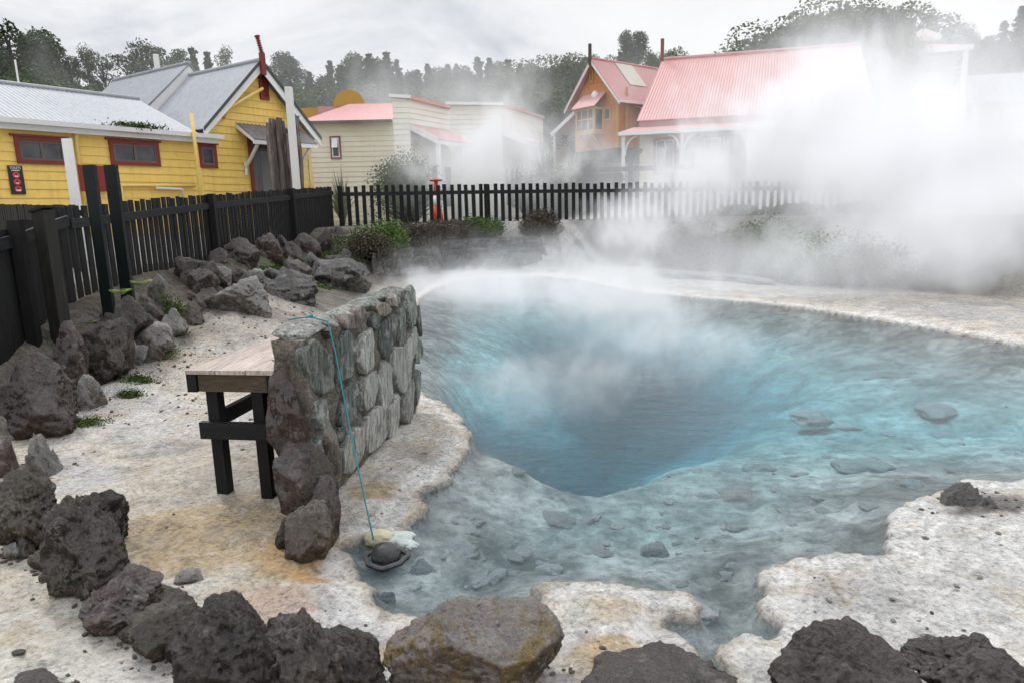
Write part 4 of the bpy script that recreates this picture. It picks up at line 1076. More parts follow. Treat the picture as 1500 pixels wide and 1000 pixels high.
MT['glass'] = glass_mat('dark_window_glass'); MT['glass_mesh'] = glass_mat('insect_screen', (.035, .036, .04))
MT['yellow'] = paint('yellow_weatherboard', (.82, .56, .14), .06, .18, .55, 1.2, (.20, .12, .03), streaks=.25)
MT['yellow_trim'] = paint('yellow_trim', (.84, .60, .18), .06, .15, .5, 2)
MT['redtrim'] = paint('dark_red_trim', (.21, .028, .022), .12, .25, .5, 3)
MT['greyroof'] = corr_mat('grey_corrugated_iron', (.36, .375, .40), (.15, .13, .12), .35)
MT['rustroof'] = corr_mat('weathered_corrugated_iron', (.20, .19, .18), (.06, .05, .045), .7)
MT['pinkroof'] = corr_mat('faded_red_corrugated_iron', (.62, .32, .30), (.38, .19, .17), .5)
MT['orange'] = paint('orange_weatherboard', (.58, .22, .045), .10, .2, .55, 1.0, (.2, .08, .02), streaks=.2)
MT['orange_trim'] = paint('ochre_trim', (.55, .30, .06), .06, .1)
MT['cream'] = paint('cream_weatherboard', (.82, .76, .58), .06, .12, .55, 1.2, (.4, .36, .26), streaks=.12)
MT['cream2'] = paint('pale_cream_weatherboard', (.82, .79, .68), .06, .1, .55, 1.2, (.4, .36, .3), streaks=.1)
MT['greytrim'] = paint('grey_window_frame', (.14, .12, .105), .1, .2)
MT['darkgap'] = paint('dark_underfloor', (.02, .02, .018), .1, .2)
MT['blind'] = paint('curtain_cloth', (.20, .21, .21), .2, .1, .9, 6, (.2, .2, .2), .1, .3, (14, 14, .4))

def window(fr, par, s0, s1, z0, z1, trim, sash, pane, lights=2, tw=.09, hood=True):
    w_ = part('window', ring(fr, s0, s1, z0, z1, tw, .03, .075), trim, par)
    part('pane', slab(fr, s0 + tw, s1 - tw, z0 + tw, z1 - tw, .03, .036), pane, w_)
    part('frame', ring(fr, s0 + tw, s1 - tw, z0 + tw, z1 - tw, .045, .036, .06), sash, w_)
    for k in range(1, lights):
        c_ = lerp(s0 + tw, s1 - tw, k / lights)
        part('mullion', slab(fr, c_ - .035, c_ + .035, z0 + tw + .045, z1 - tw - .045, .037, .06), sash, w_)
    if hood: part('hood', slab(fr, s0 - .08, s1 + .06, z1, z1 + .045, .03, .11), trim, w_)
    return w_

# ---------------- yellow house
A0 = at_y(467, 250, 24.0)
YH = Fr(A0, (.55, .835))
GZ = 1.2
yh = thing('yellow_house', 'yellow weatherboard house with grey iron gable roof and long low wing', 'house', (A0[0] - 3, A0[1] - 4, GZ))
OVH = .32
tL, zL = YH.px(299, 189, OVH); tR, zR = YH.px(470, 203, OVH); sP, zP = YH.px(383, 90, OVH)
zTip = (zL + zR) / 2; sP = lerp(sP, (tL + tR) / 2, .5); slope = (zP - zTip) / ((tR - tL) / 2)
sL, sR = tL + .15, tR - .12; zE = zTip + .15 * slope
part('gable_wall', siding(YH, [(sL + .12, GZ), (sR - .12, GZ), (sR - .12, zE - .05), (sP, zP - .2), (sL + .12, zE - .05)], .21), MT['yellow'], yh)
# gable side wall back from right corner
sw = YH.side(sR - .12, True); part('side_wall', siding(sw, [(.0, GZ), (5.5, GZ), (5.5, zE), (.0, zE)], .21), MT['yellow'], yh)
part('corner_board', slab(YH, sR - .24, sR - .10, GZ, zE - .1, .03, .05), MT['yellow_trim'], yh)
BK = 4.2
ov = .32
def gable_roof(fr, s0, sm, s1, ze, zp, o_front, o_back, mat, par, wave=.12):
    el = part('roof', roof_sheet(fr.pt(s0, ze, o_front), fr.pt(s0, ze, o_back), fr.pt(sm, zp, o_back), fr.pt(sm, zp, o_front), wave), mat, par)
    er = part('roof', roof_sheet(fr.pt(s1, ze, o_back), fr.pt(s1, ze, o_front), fr.pt(sm, zp, o_front), fr.pt(sm, zp, o_back), wave), mat, par)
    part('ridge_cap', MB().tube([fr.pt(sm, zp + .03, o_front + .01), fr.pt(sm, zp + .03, o_back)], .06, 8), mat, par)
    return el, er
gable_roof(YH, sL - .15, sP, sR + .12, zE - .15 * slope, zP + .02, ov, -3.4, MT['greyroof'], yh)
def barge(fr, s0, sm, s1, ze, zp, off, mat, par, t=.22):
    for a, z_a in ((s0, ze), (s1, ze)):
        part('barge_board', MB().prism([fr.pt(a, z_a - .02, off), fr.pt(sm, zp - .02, off), fr.pt(sm, zp - .02 - t * 1.25, off), fr.pt(a, z_a - .02 - t * 1.0, off)], fr.n * .035), mat, par)
barge(YH, sL - .15, sP, sR + .12, zE - .15 * slope, zP, ov - .045, MT['white'], yh)
MT['darktrim'] = paint('dark_grey_edge', (.07, .075, .08), .1, .2)
for a, b in ((sL - .17, zE - .17 * slope), (sR + .14, zE - .15 * slope)):
    part('verge_trim', MB().prism([YH.pt(a, b + .055, ov + .01), YH.pt(sP, zP + .085, ov + .01), YH.pt(sP, zP - .03, ov + .01), YH.pt(a, b - .05, ov + .01)], YH.n * .03), MT['darktrim'], yh)
# second, slightly higher block behind
s2L, s2R = sL - .9, sR + .5
z2P = zP + .42; z2E = zE - .35
gable_roof(YH, s2L, sP + .05, s2R, z2E, z2P, -3.4, -8.2, MT['greyroof'], yh)
gf = YH.shifted(0, -3.45)
part('rear_gable', MB().prism([gf.pt(s2L + .1, z2E, 0), gf.pt(s2R - .1, z2E, 0), gf.pt(sP + .05, z2P - .06, 0)], -gf.n * .1), MT['white'], yh)
sw2 = YH.side(s2R - .15, True)
# finial, louvre, pipe, awning, door
fn = YH.pt(sP, zP - .05, ov + .06)
mb = MB(); mb.beam(fn - np.array([0, 0, .35]), fn + np.array([0, 0, .28]), .16, .09, YH.n)
fin = part('finial', mb, MT['redtrim'], yh)
h_top = YH.px(380, 57)[1]
mb = MB(); zz = fn[2] + .28; prof = []
k_ = 9
pth = []; rad = []
for k in range(k_ * 4 + 1):
    t = k / (k_ * 4); pth.append(np.array([fn[0] - .10 * t, fn[1], zz + (h_top - zz) * t])); rad.append(.055 + .025 * math.sin(k * 1.35) + (.02 if k > 30 else 0))
part('carved_spike', MB().tube(pth, rad, 8), MT['redtrim'], fin, None, True)
a0, b0 = YH.px(377, 112); a1, b1 = YH.px(393, 148)
lv = part('louvre_vent', ring(YH, a0, a1, b1, b0, .07, .03, .08), MT['redtrim'], yh)
part('backing', slab(YH, a0 + .07, a1 - .07, b1 + .07, b0 - .07, .03, .034), MT['darkgap'], lv)
for k in range(7):
    z_ = lerp(b1 + .1, b0 - .1, k / 6)
    part('louvre', MB().prism([YH.pt(a0 + .07, z_ - .04, .075), YH.pt(a1 - .07, z_ - .04, .075), YH.pt(a1 - .07, z_ + .045, .04), YH.pt(a0 + .07, z_ + .045, .04)], YH.n * .012), MT['redtrim'], lv)
pa = YH.px(325, 161); pb = YH.px(378, 131)
part('vent_pipe', MB().tube([YH.pt(pa[0], pa[1] - .25, .05), YH.pt(pa[0], pa[1], .22), YH.pt(pb[0], pb[1], .22)], .05, 8), MT['yellow_trim'], yh, None, True)
# awning over the door
aL, aZ0 = YH.px(345, 179); aR, _ = YH.px(465, 209, .85); eL, eZ = YH.px(375, 204, .85); eL += .5; aR -= .1
aw = part('awning', roof_sheet(YH.pt(eL - .55, eZ, .85), YH.pt(aR + .1, eZ, .85), YH.pt(aR + .1, aZ0 - .02, .04), YH.pt(eL - .55, aZ0 - .02, .04), .14, .016), MT['rustroof'], yh)
part('fascia', MB().beam(YH.pt(eL - .58, eZ - .07, .82), YH.pt(aR + .12, eZ - .07, .82), .03, .13), MT['white'], aw)
for q in (eL - .56, aR + .10): part('end_board', MB().prism([YH.pt(q, eZ - .10, .82), YH.pt(q, eZ - .0, .82), YH.pt(q, aZ0 - .04, .03), YH.pt(q, aZ0 - .17, .03)], YH.d * .03), MT['white'], aw)
for q in (eL - .35, aR - .12):
    part('bracket', MB().beam(YH.pt(q, eZ - .12, .72), YH.pt(q, eZ - .75, .08), .07, .07), MT['white'], aw)
    part('bracket', MB().beam(YH.pt(q, eZ - .62, .06), YH.pt(q, eZ - 1.0, .06), .07, .07), MT['white'], aw)
d0, dz1 = YH.px(361, 206); d1, _ = YH.px(404, 206)
dr = part('door', ring(YH, d0, d1, GZ + .2, dz1 + .1, .11, .03, .08), MT['redtrim'], yh)
part('screen', slab(YH, d0 + .11, d1 - .11, GZ + 1.0, dz1, .03, .04), MT['glass_mesh'], dr)
part('panel', slab(YH, d0 + .11, d1 - .11, GZ + .25, GZ + 1.0, .03, .06), paint('pale_blue_door', (.36, .42, .43), .06, .15), dr)
part('frame', ring(YH, d0 + .11, d1 - .11, GZ + .25, dz1 + .0, .13, .06, .07), MT['greytrim'], dr)
part('curtain', slab(YH, d0 + .42, d0 + .95, GZ + 1.15, dz1 - .3, .041, .046), MT['blind'], dr)
# small window
a, b = YH.px(288, 211), YH.px(318, 247)
window(YH, yh, a[0], b[0], b[1], a[1], MT['redtrim'], MT['greytrim'], MT['glass_mesh'], 1)
# wing
wl, wr = YH.px(-260, 300)[0], sL + .12
gL = YH.px(0, 181)[1]; gR = YH.px(300, 203)[1]; zg = (gL + gR) / 2
part('wing_wall', siding(YH, [(wl, GZ - .4), (wr, GZ - .4), (wr, zg), (wl, zg)], .21), MT['yellow'], yh)
part('corner_board', slab(YH, YH.px(283, 200)[0], YH.px(289, 200)[0], GZ - .4, zg, .03, .055), MT['yellow_trim'], yh)
rs = YH.px(283, 190)[0]
r_off = -2.6
rt = YH.shifted(0, r_off); zr = (rt.px(275, 152)[1] + rt.px(0, 126)[1]) / 2
part('wing_roof', roof_sheet(YH.pt(wl, zg + .10, .28), YH.pt(rs, zg + .10, .28), YH.pt(rs, zr, r_off), YH.pt(wl, zr, r_off), .12, .014), MT['greyroof'], yh)
part('wing_roof', roof_sheet(YH.pt(rs, zr, r_off), YH.pt(wl, zr, r_off), YH.pt(wl, zg, r_off * 2), YH.pt(rs, zg, r_off * 2), .12, .014), MT['greyroof'], yh)
part('ridge_cap', MB().tube([YH.pt(wl, zr + .02, r_off), YH.pt(rs, zr + .02, r_off)], .07, 8), MT['greyroof'], yh)
part('gutter', MB().prism([YH.pt(wl, zg - .02, .28), YH.pt(wl, zg - .02, .42), YH.pt(wl, zg + .09, .44), YH.pt(wl, zg + .09, .30)], YH.d * (YH.px(316, 204)[0] - wl)), MT['white'], yh)
part('fascia', slab(YH, wl, YH.px(312, 204)[0], zg - .14, zg + .06, .03, .24), MT['white'], yh)
for (x0, y0, x1, y1) in ((18, 200, 100, 241), (157, 205, 234, 243)):
    a, b = YH.px(x0, y0), YH.px(x1, y1)
    zt_, zb_ = YH.px((x0 + x1) / 2, (y0 + (200 if x0 < 50 else 206)) / 2 + 2)[1], YH.px((x0 + x1) / 2, y1)[1]
    window(YH, yh, a[0], b[0], zb_, zt_, MT['redtrim'], MT['greytrim'], MT['glass_mesh'], 2)
q0 = YH.px(107, 190)
part('downpipe', MB().tube([YH.pt(q0[0], zg - .05, .16), YH.pt(q0[0], zg - .4, .08), YH.pt(q0[0] + .02, GZ - .3, .08)], .045, 8), MT['yellow_trim'], yh, None, True)
q0 = YH.px(281, 170, .5)
part('downpipe', MB().tube([YH.pt(q0[0], YH.px(280, 166, .5)[1], .5), YH.pt(q0[0], zg - .1, .5), YH.pt(q0[0], GZ - .3, .5)], .05, 8), MT['yellow_trim'], yh, None, True)
a, b = YH.px(175, 272), YH.px(283, 271)
part('pipe', MB().tube([YH.pt(a[0], a[1] - .9, .09), YH.pt(a[0], a[1], .09), YH.pt(b[0], a[1] + .02, .09)], .04, 8), MT['yellow_trim'], yh, None, True)
a, b = YH.px(224, 276), YH.px(263, 278)
part('waste_pipe', MB().tube([YH.pt(a[0], a[1], .14), YH.pt(b[0], a[1] - .02, .14), YH.pt(b[0], a[1] - .35, .14)], .035, 8), MT['white'], yh, None, True)
# toilets sign
a, b = YH.px(9, 243), YH.px(37, 285); s_0, s_1, z_1, z_0 = a[0], b[0], YH.px(20, 243)[1], YH.px(22, 285)[1]
sg = thing('toilet_sign', 'tall black TOILETS sign with three red discs on the yellow wall', 'sign', YH.pt((s_0 + s_1) / 2, z_0, .06))
MT['black'] = paint('black_sign_enamel', (.02, .018, .018), .1, .05, .4); MT['signred'] = paint('sign_red', (.55, .05, .06), .05, .05, .4); MT['signwhite'] = paint('sign_white', (.8, .8, .8), .02, .02, .5)
part('board', slab(YH, s_0, s_1, z_0, z_1, .032, .06), MT['black'], sg)
def text(fr, s, z, size, body, mat, par, off, width=None, name='lettering'):
    cu = bpy.data.curves.new(name, 'FONT'); cu.body = body; cu.size = size; cu.align_x = 'CENTER'; cu.align_y = 'CENTER'; cu.extrude = .002; cu.materials.append(mat)
    tmp = link(name, cu); bpy.context.view_layer.update()
    me = bpy.data.meshes.new_from_object(tmp.evaluated_get(bpy.context.evaluated_depsgraph_get()))
    bpy.data.objects.remove(tmp); bpy.data.curves.remove(cu)
    if not me.materials: me.materials.append(mat)
    o = link(name, me, par)
    M = Matrix(((fr.d[0], 0, fr.n[0]), (fr.d[1], 0, fr.n[1]), (0, 1, 0))).to_4x4()
    M.translation = Vector(fr.pt(s, z, off) - origin_of(par)); o.matrix_local = M
    if width: o.scale = (width, 1.0, 1.0)
    return o
ww = s_1 - s_0; hh = z_1 - z_0; sm_ = (s_0 + s_1) / 2
text(YH, sm_, z_1 - hh * .085, hh * .115, 'TOILETS', MT['signwhite'], sg, .064, ww * .88 / (hh * .115 * 4.3))
part('underline', slab(YH, sm_ - ww * .28, sm_ + ww * .28, z_1 - hh * .185, z_1 - hh * .155, .062, .066), MT['signwhite'], sg)
for k, zc_ in enumerate((.33, .57, .82)):
    cz = z_1 - hh * zc_; R_ = min(ww * .36, hh * .11)
    dsc = part('disc', MB().prism([YH.pt(sm_ + R_ * math.cos(t) * 1.05, cz + R_ * math.sin(t), .061) for t in np.linspace(0, 2 * PI, 24, False)], YH.n * .004), MT['signred'], sg)
    part('figure', MB().prism([YH.pt(sm_ - R_ * .5, cz - R_ * .1, .0655), YH.pt(sm_ + R_ * .5, cz - R_ * .1, .0655), YH.pt(sm_ + R_ * .12, cz + R_ * .3, .0655), YH.pt(sm_ + R_ * .1, cz + R_ * .68, .0655), YH.pt(sm_ - R_ * .12, cz + R_ * .68, .0655), YH.pt(sm_ - R_ * .14, cz + R_ * .3, .0655)], YH.n * .003), MT['black'], dsc)
    part('caption', slab(YH, sm_ - R_ * (.5, .35, .7)[k], sm_ + R_ * (.5, .35, .7)[k], cz - R_ * .55, cz - R_ * .2, .0655, .069), MT['signwhite'], dsc)
# red board behind the tall posts
a, b = YH.px(110, 243), YH.px(155, 281)
solo('red_board', slab(YH, a[0], b[0], YH.px(132, 281)[1], YH.px(132, 243)[1], .10, .14), paint('red_board_paint', (.26, .025, .022), .08, .15, .5, 2), 'plain dull red board on the yellow wall behind the tall posts', 'board', YH.pt(a[0], YH.px(132, 281)[1], .1))
# moss on the gutter
# timber stump bundle + white post in front of the door
bs_ = Fr(at_y(412, 280, 20.6), (.93, .36))
st = thing('timber_bundle', 'bundle of upright weathered grey splintered logs before the yellow house door', 'timber', at_y(412, 300, 20.6))
rgn = random.Random(5)
for k in range(9):
    px_ = 393 + k * 5.0; yt = [180, 174, 176, 173, 178, 190, 196, 184, 170][k]
    t0 = at_y(px_, yt, 20.6 + (k % 3) * .12); b0 = at_y(px_ + 10, 290, 20.6 + (k % 3) * .12); b0[2] = 1.1
    pth = []; rad = []
    for j in range(9):
        t = j / 8; pth.append(b0 * (1 - t) + t0 * t + np.array([rgn.uniform(-.02, .02), rgn.uniform(-.02, .02), 0])); rad.append(rgn.uniform(.085, .12) * (1 - .15 * t))
    part('log', MB().tube(pth, rad, 7), MT['bare'], st)
t0 = at_y(421, 127, 20.2); 
solo('white_post', MB().prism([(t0[0] - .09, 20.2, 1.1), (t0[0] + .09, 20.2, 1.1), (t0[0] + .09, 20.38, 1.1), (t0[0] - .09, 20.38, 1.1)], (0, 0, t0[2] - 1.1)), MT['white2'], 'tall weathered white post rising out of the splintered timber bundle', 'post', (t0[0], 20.2, 1.1))
# grey shed roof far left
sh = Fr(at_y(150, 140, 36), (.8, .6)); 
shd = thing('grey_shed', 'low grey iron roof of an outbuilding behind the yellow wing', 'shed', sh.pt(0, 1.2))
a, b = sh.px(60, 136), sh.px(196, 138)
part('roof', roof_sheet(sh.pt(a[0], a[1] - .6, .3), sh.pt(b[0], a[1] - .6, .3), sh.pt(b[0], sh.px(190, 131)[1], -2), sh.pt(a[0], sh.px(190, 131)[1], -2), .16), MT['greyroof'], shd)
part('wall', MB().prism([sh.pt(a[0], 1.0), sh.pt(b[0], 1.0), sh.pt(b[0], a[1] - .6), sh.pt(a[0], a[1] - .6)], -sh.n * 2), MT['cream'], shd)
for k, (px_, yt, yb, Yd) in enumerate(((22, 88, 125, 40), (228, 80, 122, 42))):
    p = at_y(px_, yt, Yd)
    solo('pole', MB().tube([(p[0], p[1], 1.3), (p[0], p[1], p[2])], .05 if k == 0 else .16, 8), MT['white2'], 'thin white aerial pole behind the left end of the yellow wing' if k == 0 else 'pale grey pole between the trees behind the yellow house roof', 'pole', (p[0], p[1], 1.3))

# ---------------- cream houses along the street
CH = Fr(at_y(467, 230, 29.0), (1, .02))
ch = thing('cream_house', 'cream weatherboard house with pink iron roof behind the flax', 'house', CH.pt(0, 1.3))
s0, _ = CH.px(440, 200); s1, _ = CH.px(577, 200); ze = CH.px(520, 179)[1]
part('wall', siding(CH, [(s0, 1.2), (s1, 1.2), (s1, ze), (s0, ze)], .2), MT['cream'], ch)
rt = CH.shifted(0, -3.0); zr = rt.px(550, 152)[1]
part('roof', roof_sheet(CH.pt(s0, ze, .3), CH.pt(s1, ze, .3), CH.pt(s1, zr, -3), CH.pt(s0 + 1.5, zr, -3), .15), MT['pinkroof'], ch)
part('gutter', MB().beam(CH.pt(s0, ze - .02, .33), CH.pt(s1, ze - .02, .33), .1, .1), MT['greytrim'], ch)
a, b = CH.px(483, 200), CH.px(501, 233)
w_ = window(CH, ch, a[0], b[0], b[1], a[1], MT['redtrim'], MT['white'], MT['glass'], 1, .06, False)
mz = lerp(b[1], a[1], .52); part('sash', MB().prism([CH.pt(a[0] + .1, mz - .04, .26), CH.pt(b[0] - .1, mz - .04, .26), CH.pt(b[0] - .1, a[1] - .1, .08), CH.pt(a[0] + .1, a[1] - .1, .08)], CH.n * .03), MT['white'], w_)
# front with round-topped parapet behind
OF = Fr(at_y(500, 180, 36.0), (1, .05))
of = thing('orange_shopfront', 'orange shop building with a round-topped false front beyond the cream house', 'building', OF.pt(0, 1.3))
a, b = OF.px(445, 160), OF.px(480, 160)
part('parapet', slab(OF, a[0] - 1, b[0], 1.2, OF.px(470, 158)[1], -.2, 0), MT['orange_trim'], of)
c0, cz = OF.px(512, 156); R_ = OF.px(535, 156)[0] - c0
part('round_parapet', MB().prism([OF.pt(c0 + R_ * math.cos(t), cz + R_ * .98 * math.sin(t), .1) for t in np.linspace(0, PI, 20)], -OF.n * .2), MT['orange_trim'], of)
part('wall', slab(OF, c0 - R_ - .8, c0 + R_ + .5, 1.2, cz, -.2, .06), MT['pinkroof'], of)

def shop(name, label, P, d, x0, x1, ytop, ver, col):
    """false-fronted block with a lean-to verandah on its right"""
    fr = Fr(P, d); t = thing(name, label, 'building', fr.pt(0, 1.3))
    a = fr.px(x0, ytop[0]); b = fr.px(x1, ytop[1])
    zt_ = (a[1] + b[1]) / 2
    part('front_wall', siding(fr, [(a[0], 1.2), (b[0], 1.2), (b[0], b[1]), (a[0], a[1])], .2, .025, .3), col, t)
    part('cornice', MB().beam(fr.pt(a[0] - .1, a[1] + .03, .06), fr.pt(b[0] + .1, b[1] + .03, .06), .16, .12), MT['white'], t)
    sd = fr.side(a[0] if ver < 0 else b[0], ver > 0)
    part('side_wall', MB().prism([sd.pt(.05, 1.2), sd.pt(7, 1.2), sd.pt(7, zt_ - .8), sd.pt(.05, zt_ - .3)], -sd.n * .2), col, t)
    return fr, t, a, b
def street_shop(name, label, P, x0, x1, ytop, xend, yend, dirn, va, ve, vx, posts, lab2):
    f, t, a, b = shop(name, label, P, (1, .04), x0, x1, ytop, 1, MT['cream2'])
    fb = Fr(f.pt(b[0], 0), dirn); e = fb.px(xend, yend); zt_ = b[1]
    part('side_parapet', siding(fb, [(0, 1.2), (e[0], 1.2), (e[0], zt_ - .05), (0, zt_)], .2, .025, .2), MT['cream2'], t)
    part('cornice', MB().beam(fb.pt(-.05, zt_ + .02, .04), fb.pt(e[0], zt_ - .03, .04), .14, .12), MT['pinkroof'], t)
    lo, hi = .3, 4.0
    for _ in range(40):
        w_ = (lo + hi) / 2
        if fb.px(ve[0], ve[1], w_)[0] > 0: lo = w_
        else: hi = w_
    w_ = min(max(w_, .7), 3.0)
    zv_ = fb.px(ve[0], ve[1], w_)[1]; aw_ = max(fb.px(va[0] + 2, va[1])[1], zv_ + .35); s1_ = fb.px(vx, ve[1], w_)[0]
    part('verandah_roof', roof_sheet(fb.pt(0, zv_, w_), fb.pt(s1_, zv_, w_), fb.pt(s1_, aw_, .05), fb.pt(0, aw_, .05), .15), MT['pinkroof'], t)
    part('fascia', MB().beam(fb.pt(0, zv_ - .1, w_ - .04), fb.pt(s1_, zv_ - .1, w_ - .04), .04, .16), MT['white'], t)
    part('end_board', MB().prism([fb.pt(-.02, zv_ - .2, w_), fb.pt(-.02, zv_ + .02, w_), fb.pt(-.02, aw_ + .02, .05), fb.pt(-.02, aw_ - .2, .05)], -fb.d * .04), MT['white'], t)
    for q in posts:
        s_ = fb.px(q, 230, w_ - .1)[0]; p = fb.pt(s_, 0, w_ - .1); g = G(p[0], p[1])
        part('verandah_post', MB().box((p[0], p[1], (g + zv_) / 2 - .05), .13, .13, zv_ - .1 - g + .1, fb.d), MT['white'], t)
    for q in np.linspace(.15, .8, 3):
        part('shop_window', slab(fb, s1_ * q, s1_ * (q + .14), 1.9, 3.5, .03, .05), MT['glass'], t)
    return fb
street_shop('cream_shop', 'cream false-fronted shop with a lean-to verandah in the thinner steam', at_y(600, 250, 27.0), 574, 598, (142, 144), 657, 157, (.47, .88), (597, 183), (643, 204), 700, (643, 676), 0)
street_shop('cream_shop', 'square pale cream shop block right of the other cream shop', at_y(690, 250, 31.0), 656, 734, (153, 154), 795, 168, (.42, .9), (734, 192), (776, 207), 797, (777, 790), 0)
GHF = Fr(at_y(785, 200, 48.0), (1, .1))
gh = thing('grey_cottage', 'small pale cottage with grey roof far behind the shrubs', 'house', GHF.pt(0, 2))
a, b = GHF.px(758, 168), GHF.px(835, 190)
part('wall', siding(GHF, [(a[0], 1.5), (b[0], 1.5), (b[0], a[1] - .3), (a[0], a[1] - .3)], .25), MT['cream2'], gh)
part('roof', roof_sheet(GHF.pt(a[0] - .3, a[1] - .4, .5), GHF.pt(b[0] + .5, a[1] - .4, .5), GHF.pt(b[0], a[1] + .5, -2.5), GHF.pt(a[0], a[1] + .5, -2.5), .2), MT['greyroof'], gh)
a, b = GHF.px(772, 181), GHF.px(784, 193)
window(GHF, gh, a[0], b[0], b[1], a[1], MT['white'], MT['white'], MT['glass'], 1, .08, False)

# ---------------- orange house
OH = Fr(at_y(906, 200, 35.0), (.62, -.78))
oh = thing('orange_house', 'tall orange weatherboard house with pink roof and bay window on the slope', 'house', OH.pt(-2, 4.0))
tL, zL = OH.px(826, 160, .4); tR, zR = OH.px(907, 150, .4); sP, zP = OH.px(867, 86, .4)
zTip = (zL + zR) / 2; sP = (tL + tR) / 2; slope = (zP - zTip) / ((tR - tL) / 2); sL, sR = tL + .25, tR - .25; zE = zTip + .25 * slope
zB = OH.px(880, 219)[1]
part('gable_wall', siding(OH, [(sL + .2, zB), (sR - .15, zB), (sR - .15, zE), (sP, zP - .2), (sL + .2, zE)], .19), MT['orange'], oh)
osd = OH.side(sR - .15, True)
part('side_wall', siding(osd, [(.0, zB), (7.5, zB), (7.5, zE), (.0, zE)], .19), MT['orange'], oh)
part('corner_board', slab(OH, sR - .29, sR - .12, zB, zE - .05, .03, .05), MT['orange_trim'], oh)
gable_roof(OH, sL - .25, sP, sR + .25, zE - .25 * slope, zP + .02, .4, -9.5, MT['pinkroof'], oh, .15)
barge(OH, sL - .25, sP, sR + .25, zE - .25 * slope, zP, .36, MT['white'], oh, .16)
part('gutter', MB().beam(OH.pt(sR + .3, zE - .25 * slope - .03, .35), OH.pt(sR + .3, zE - .25 * slope - .03, -9), .11, .11), MT['white'], oh)
def on_roof(fr, s1, ze, sm, zp, u, off): return fr.pt(lerp(s1, sm, u), lerp(ze, zp, u) + .06, off)
for o0, o1, m_ in ((-1.3, -2.6, 'skylight'), (-6.0, -7.4, 'skylight')):
    part(m_, MB().quad(*[on_roof(OH, sR + .25, zE - .25 * slope, sP, zP, u, o) for u, o in ((.42, o0), (.42, o1), (.97, o1), (.97, o0))]), paint('skylight_sheet', (.55, .53, .44), .05, .15), oh)
pp = [on_roof(OH, sR + .25, zE - .25 * slope, sP, zP, u, -4.6) for u in (.15, .95)]
part('roof_strap', MB().tube([p + np.array([0, 0, .03]) for p in pp], .05, 6), MT['pinkroof'], oh)
q_ = osd.px(918, 150, .1); p = osd.pt(q_[0], q_[1], .1); part('flue', MB().tube([p - np.array([0, 0, 2.2]), p, p + np.array([0, 0, osd.px(918, 128, .1)[1] - q_[1]])], .07, 8), MT['orange_trim'], oh)
fn = OH.pt(sP, zP - .1, .42); hz = OH.px(866, 68)[1]
part('finial', MB().beam(fn - np.array([0, 0, .2]), np.array([fn[0], fn[1], hz]), .12, .12, OH.n), paint('dark_carved_wood', (.06, .035, .03), .2, .3), oh)
a, b = OH.px(864, 103), OH.px(870, 121); window(OH, oh, a[0], b[0], b[1], a[1], MT['orange_trim'], MT['orange_trim'], MT['glass'], 1, .07, False)
a, b = OH.px(885, 158), OH.px(896, 177); window(OH, oh, a[0], b[0], b[1], a[1], MT['orange_trim'], MT['orange_trim'], MT['glass'], 1, .07, False)
# bay window
BO = .75
a, b = OH.px(843, 161, BO), OH.px(870, 192, BO)
by = part('bay_window', slab(OH, a[0], b[0], b[1] - .12, b[1], .03, BO), MT['orange_trim'], oh)
part('pane', slab(OH, a[0] + .08, b[0] - .08, b[1] + .05, a[1] - .05, BO - .06, BO - .05), MT['glass'], by)
part('frame', ring(OH, a[0], b[0], b[1] + .001, a[1], .10, BO - .05, BO), MT['orange_trim'], by)
for t in (.33, .66): part('mullion', slab(OH, lerp(a[0], b[0], t) - .03, lerp(a[0], b[0], t) + .03, b[1] + .1, a[1] - .1, BO - .05, BO - .01), MT['orange_trim'], by)
part('transom', slab(OH, a[0] + .1, b[0] - .1, lerp(b[1], a[1], .52) - .03, lerp(b[1], a[1], .52) + .03, BO - .049, BO - .015), MT['orange_trim'], by)
for sgn, q in ((1, b[0]), (-1, a[0])):
    fsd = OH.shifted(q, 0); sdn = Fr.__new__(Fr); sdn.P = OH.pt(q, 0, BO - .001); sdn.d = -OH.n; sdn.n = OH.d * sgn
    part('side_frame', ring(sdn, 0, BO - .04, b[1] + .001, a[1], .10, -.05, 0), MT['orange_trim'], by)
    part('pane', slab(sdn, .08, BO - .1, b[1] + .05, a[1] - .05, -.045, -.04), MT['glass'], by)
part('bay_roof', roof_sheet(OH.pt(a[0] - .15, a[1] + .01, BO + .15), OH.pt(b[0] + .15, a[1] + .01, BO + .15), OH.pt(b[0] + .15, a[1] + .75, .04), OH.pt(a[0] - .15, a[1] + .75, .04), .15), MT['pinkroof'], by)
for t in (.2, .8): part('bracket', MB().beam(OH.pt(lerp(a[0], b[0], t), b[1] - .7, .05), OH.pt(lerp(a[0], b[0], t), b[1] - .14, BO - .1), .07, .07), MT['orange'], by)
a, b = OH.px(876, 133), OH.px(881, 147)
V, Fc = rock_shape(77, 3, 8, .1); lt = link('flood_light', mesh_np('flood_light', V * np.array([.2, .2, .28]), Fc, MT['white'], True), oh, OH.pt(a[0], b[1] + .2, .2) - origin_of(oh))
# lean-to at left
part('lean_to_roof', roof_sheet(OH.pt(sL - 1.7, zE - 1.3, .0), OH.pt(sL - 1.7, zE - 1.3, -5), OH.pt(sL + .1, zE - .35, -5), OH.pt(sL + .1, zE - .35, .0), .15), MT['pinkroof'], oh)
part('lean_to_board', MB().beam(OH.pt(sL - 1.7, zE - 1.36, .03), OH.pt(sL + .15, zE - .42, .03), .05, .2), MT['white'], oh)
part('lean_to_post', MB().beam(OH.pt(sL - 1.5, zB - 1, -.05), OH.pt(sL - 1.5, zE - 1.35, -.05), .1, .1, OH.n), MT['white'], oh)
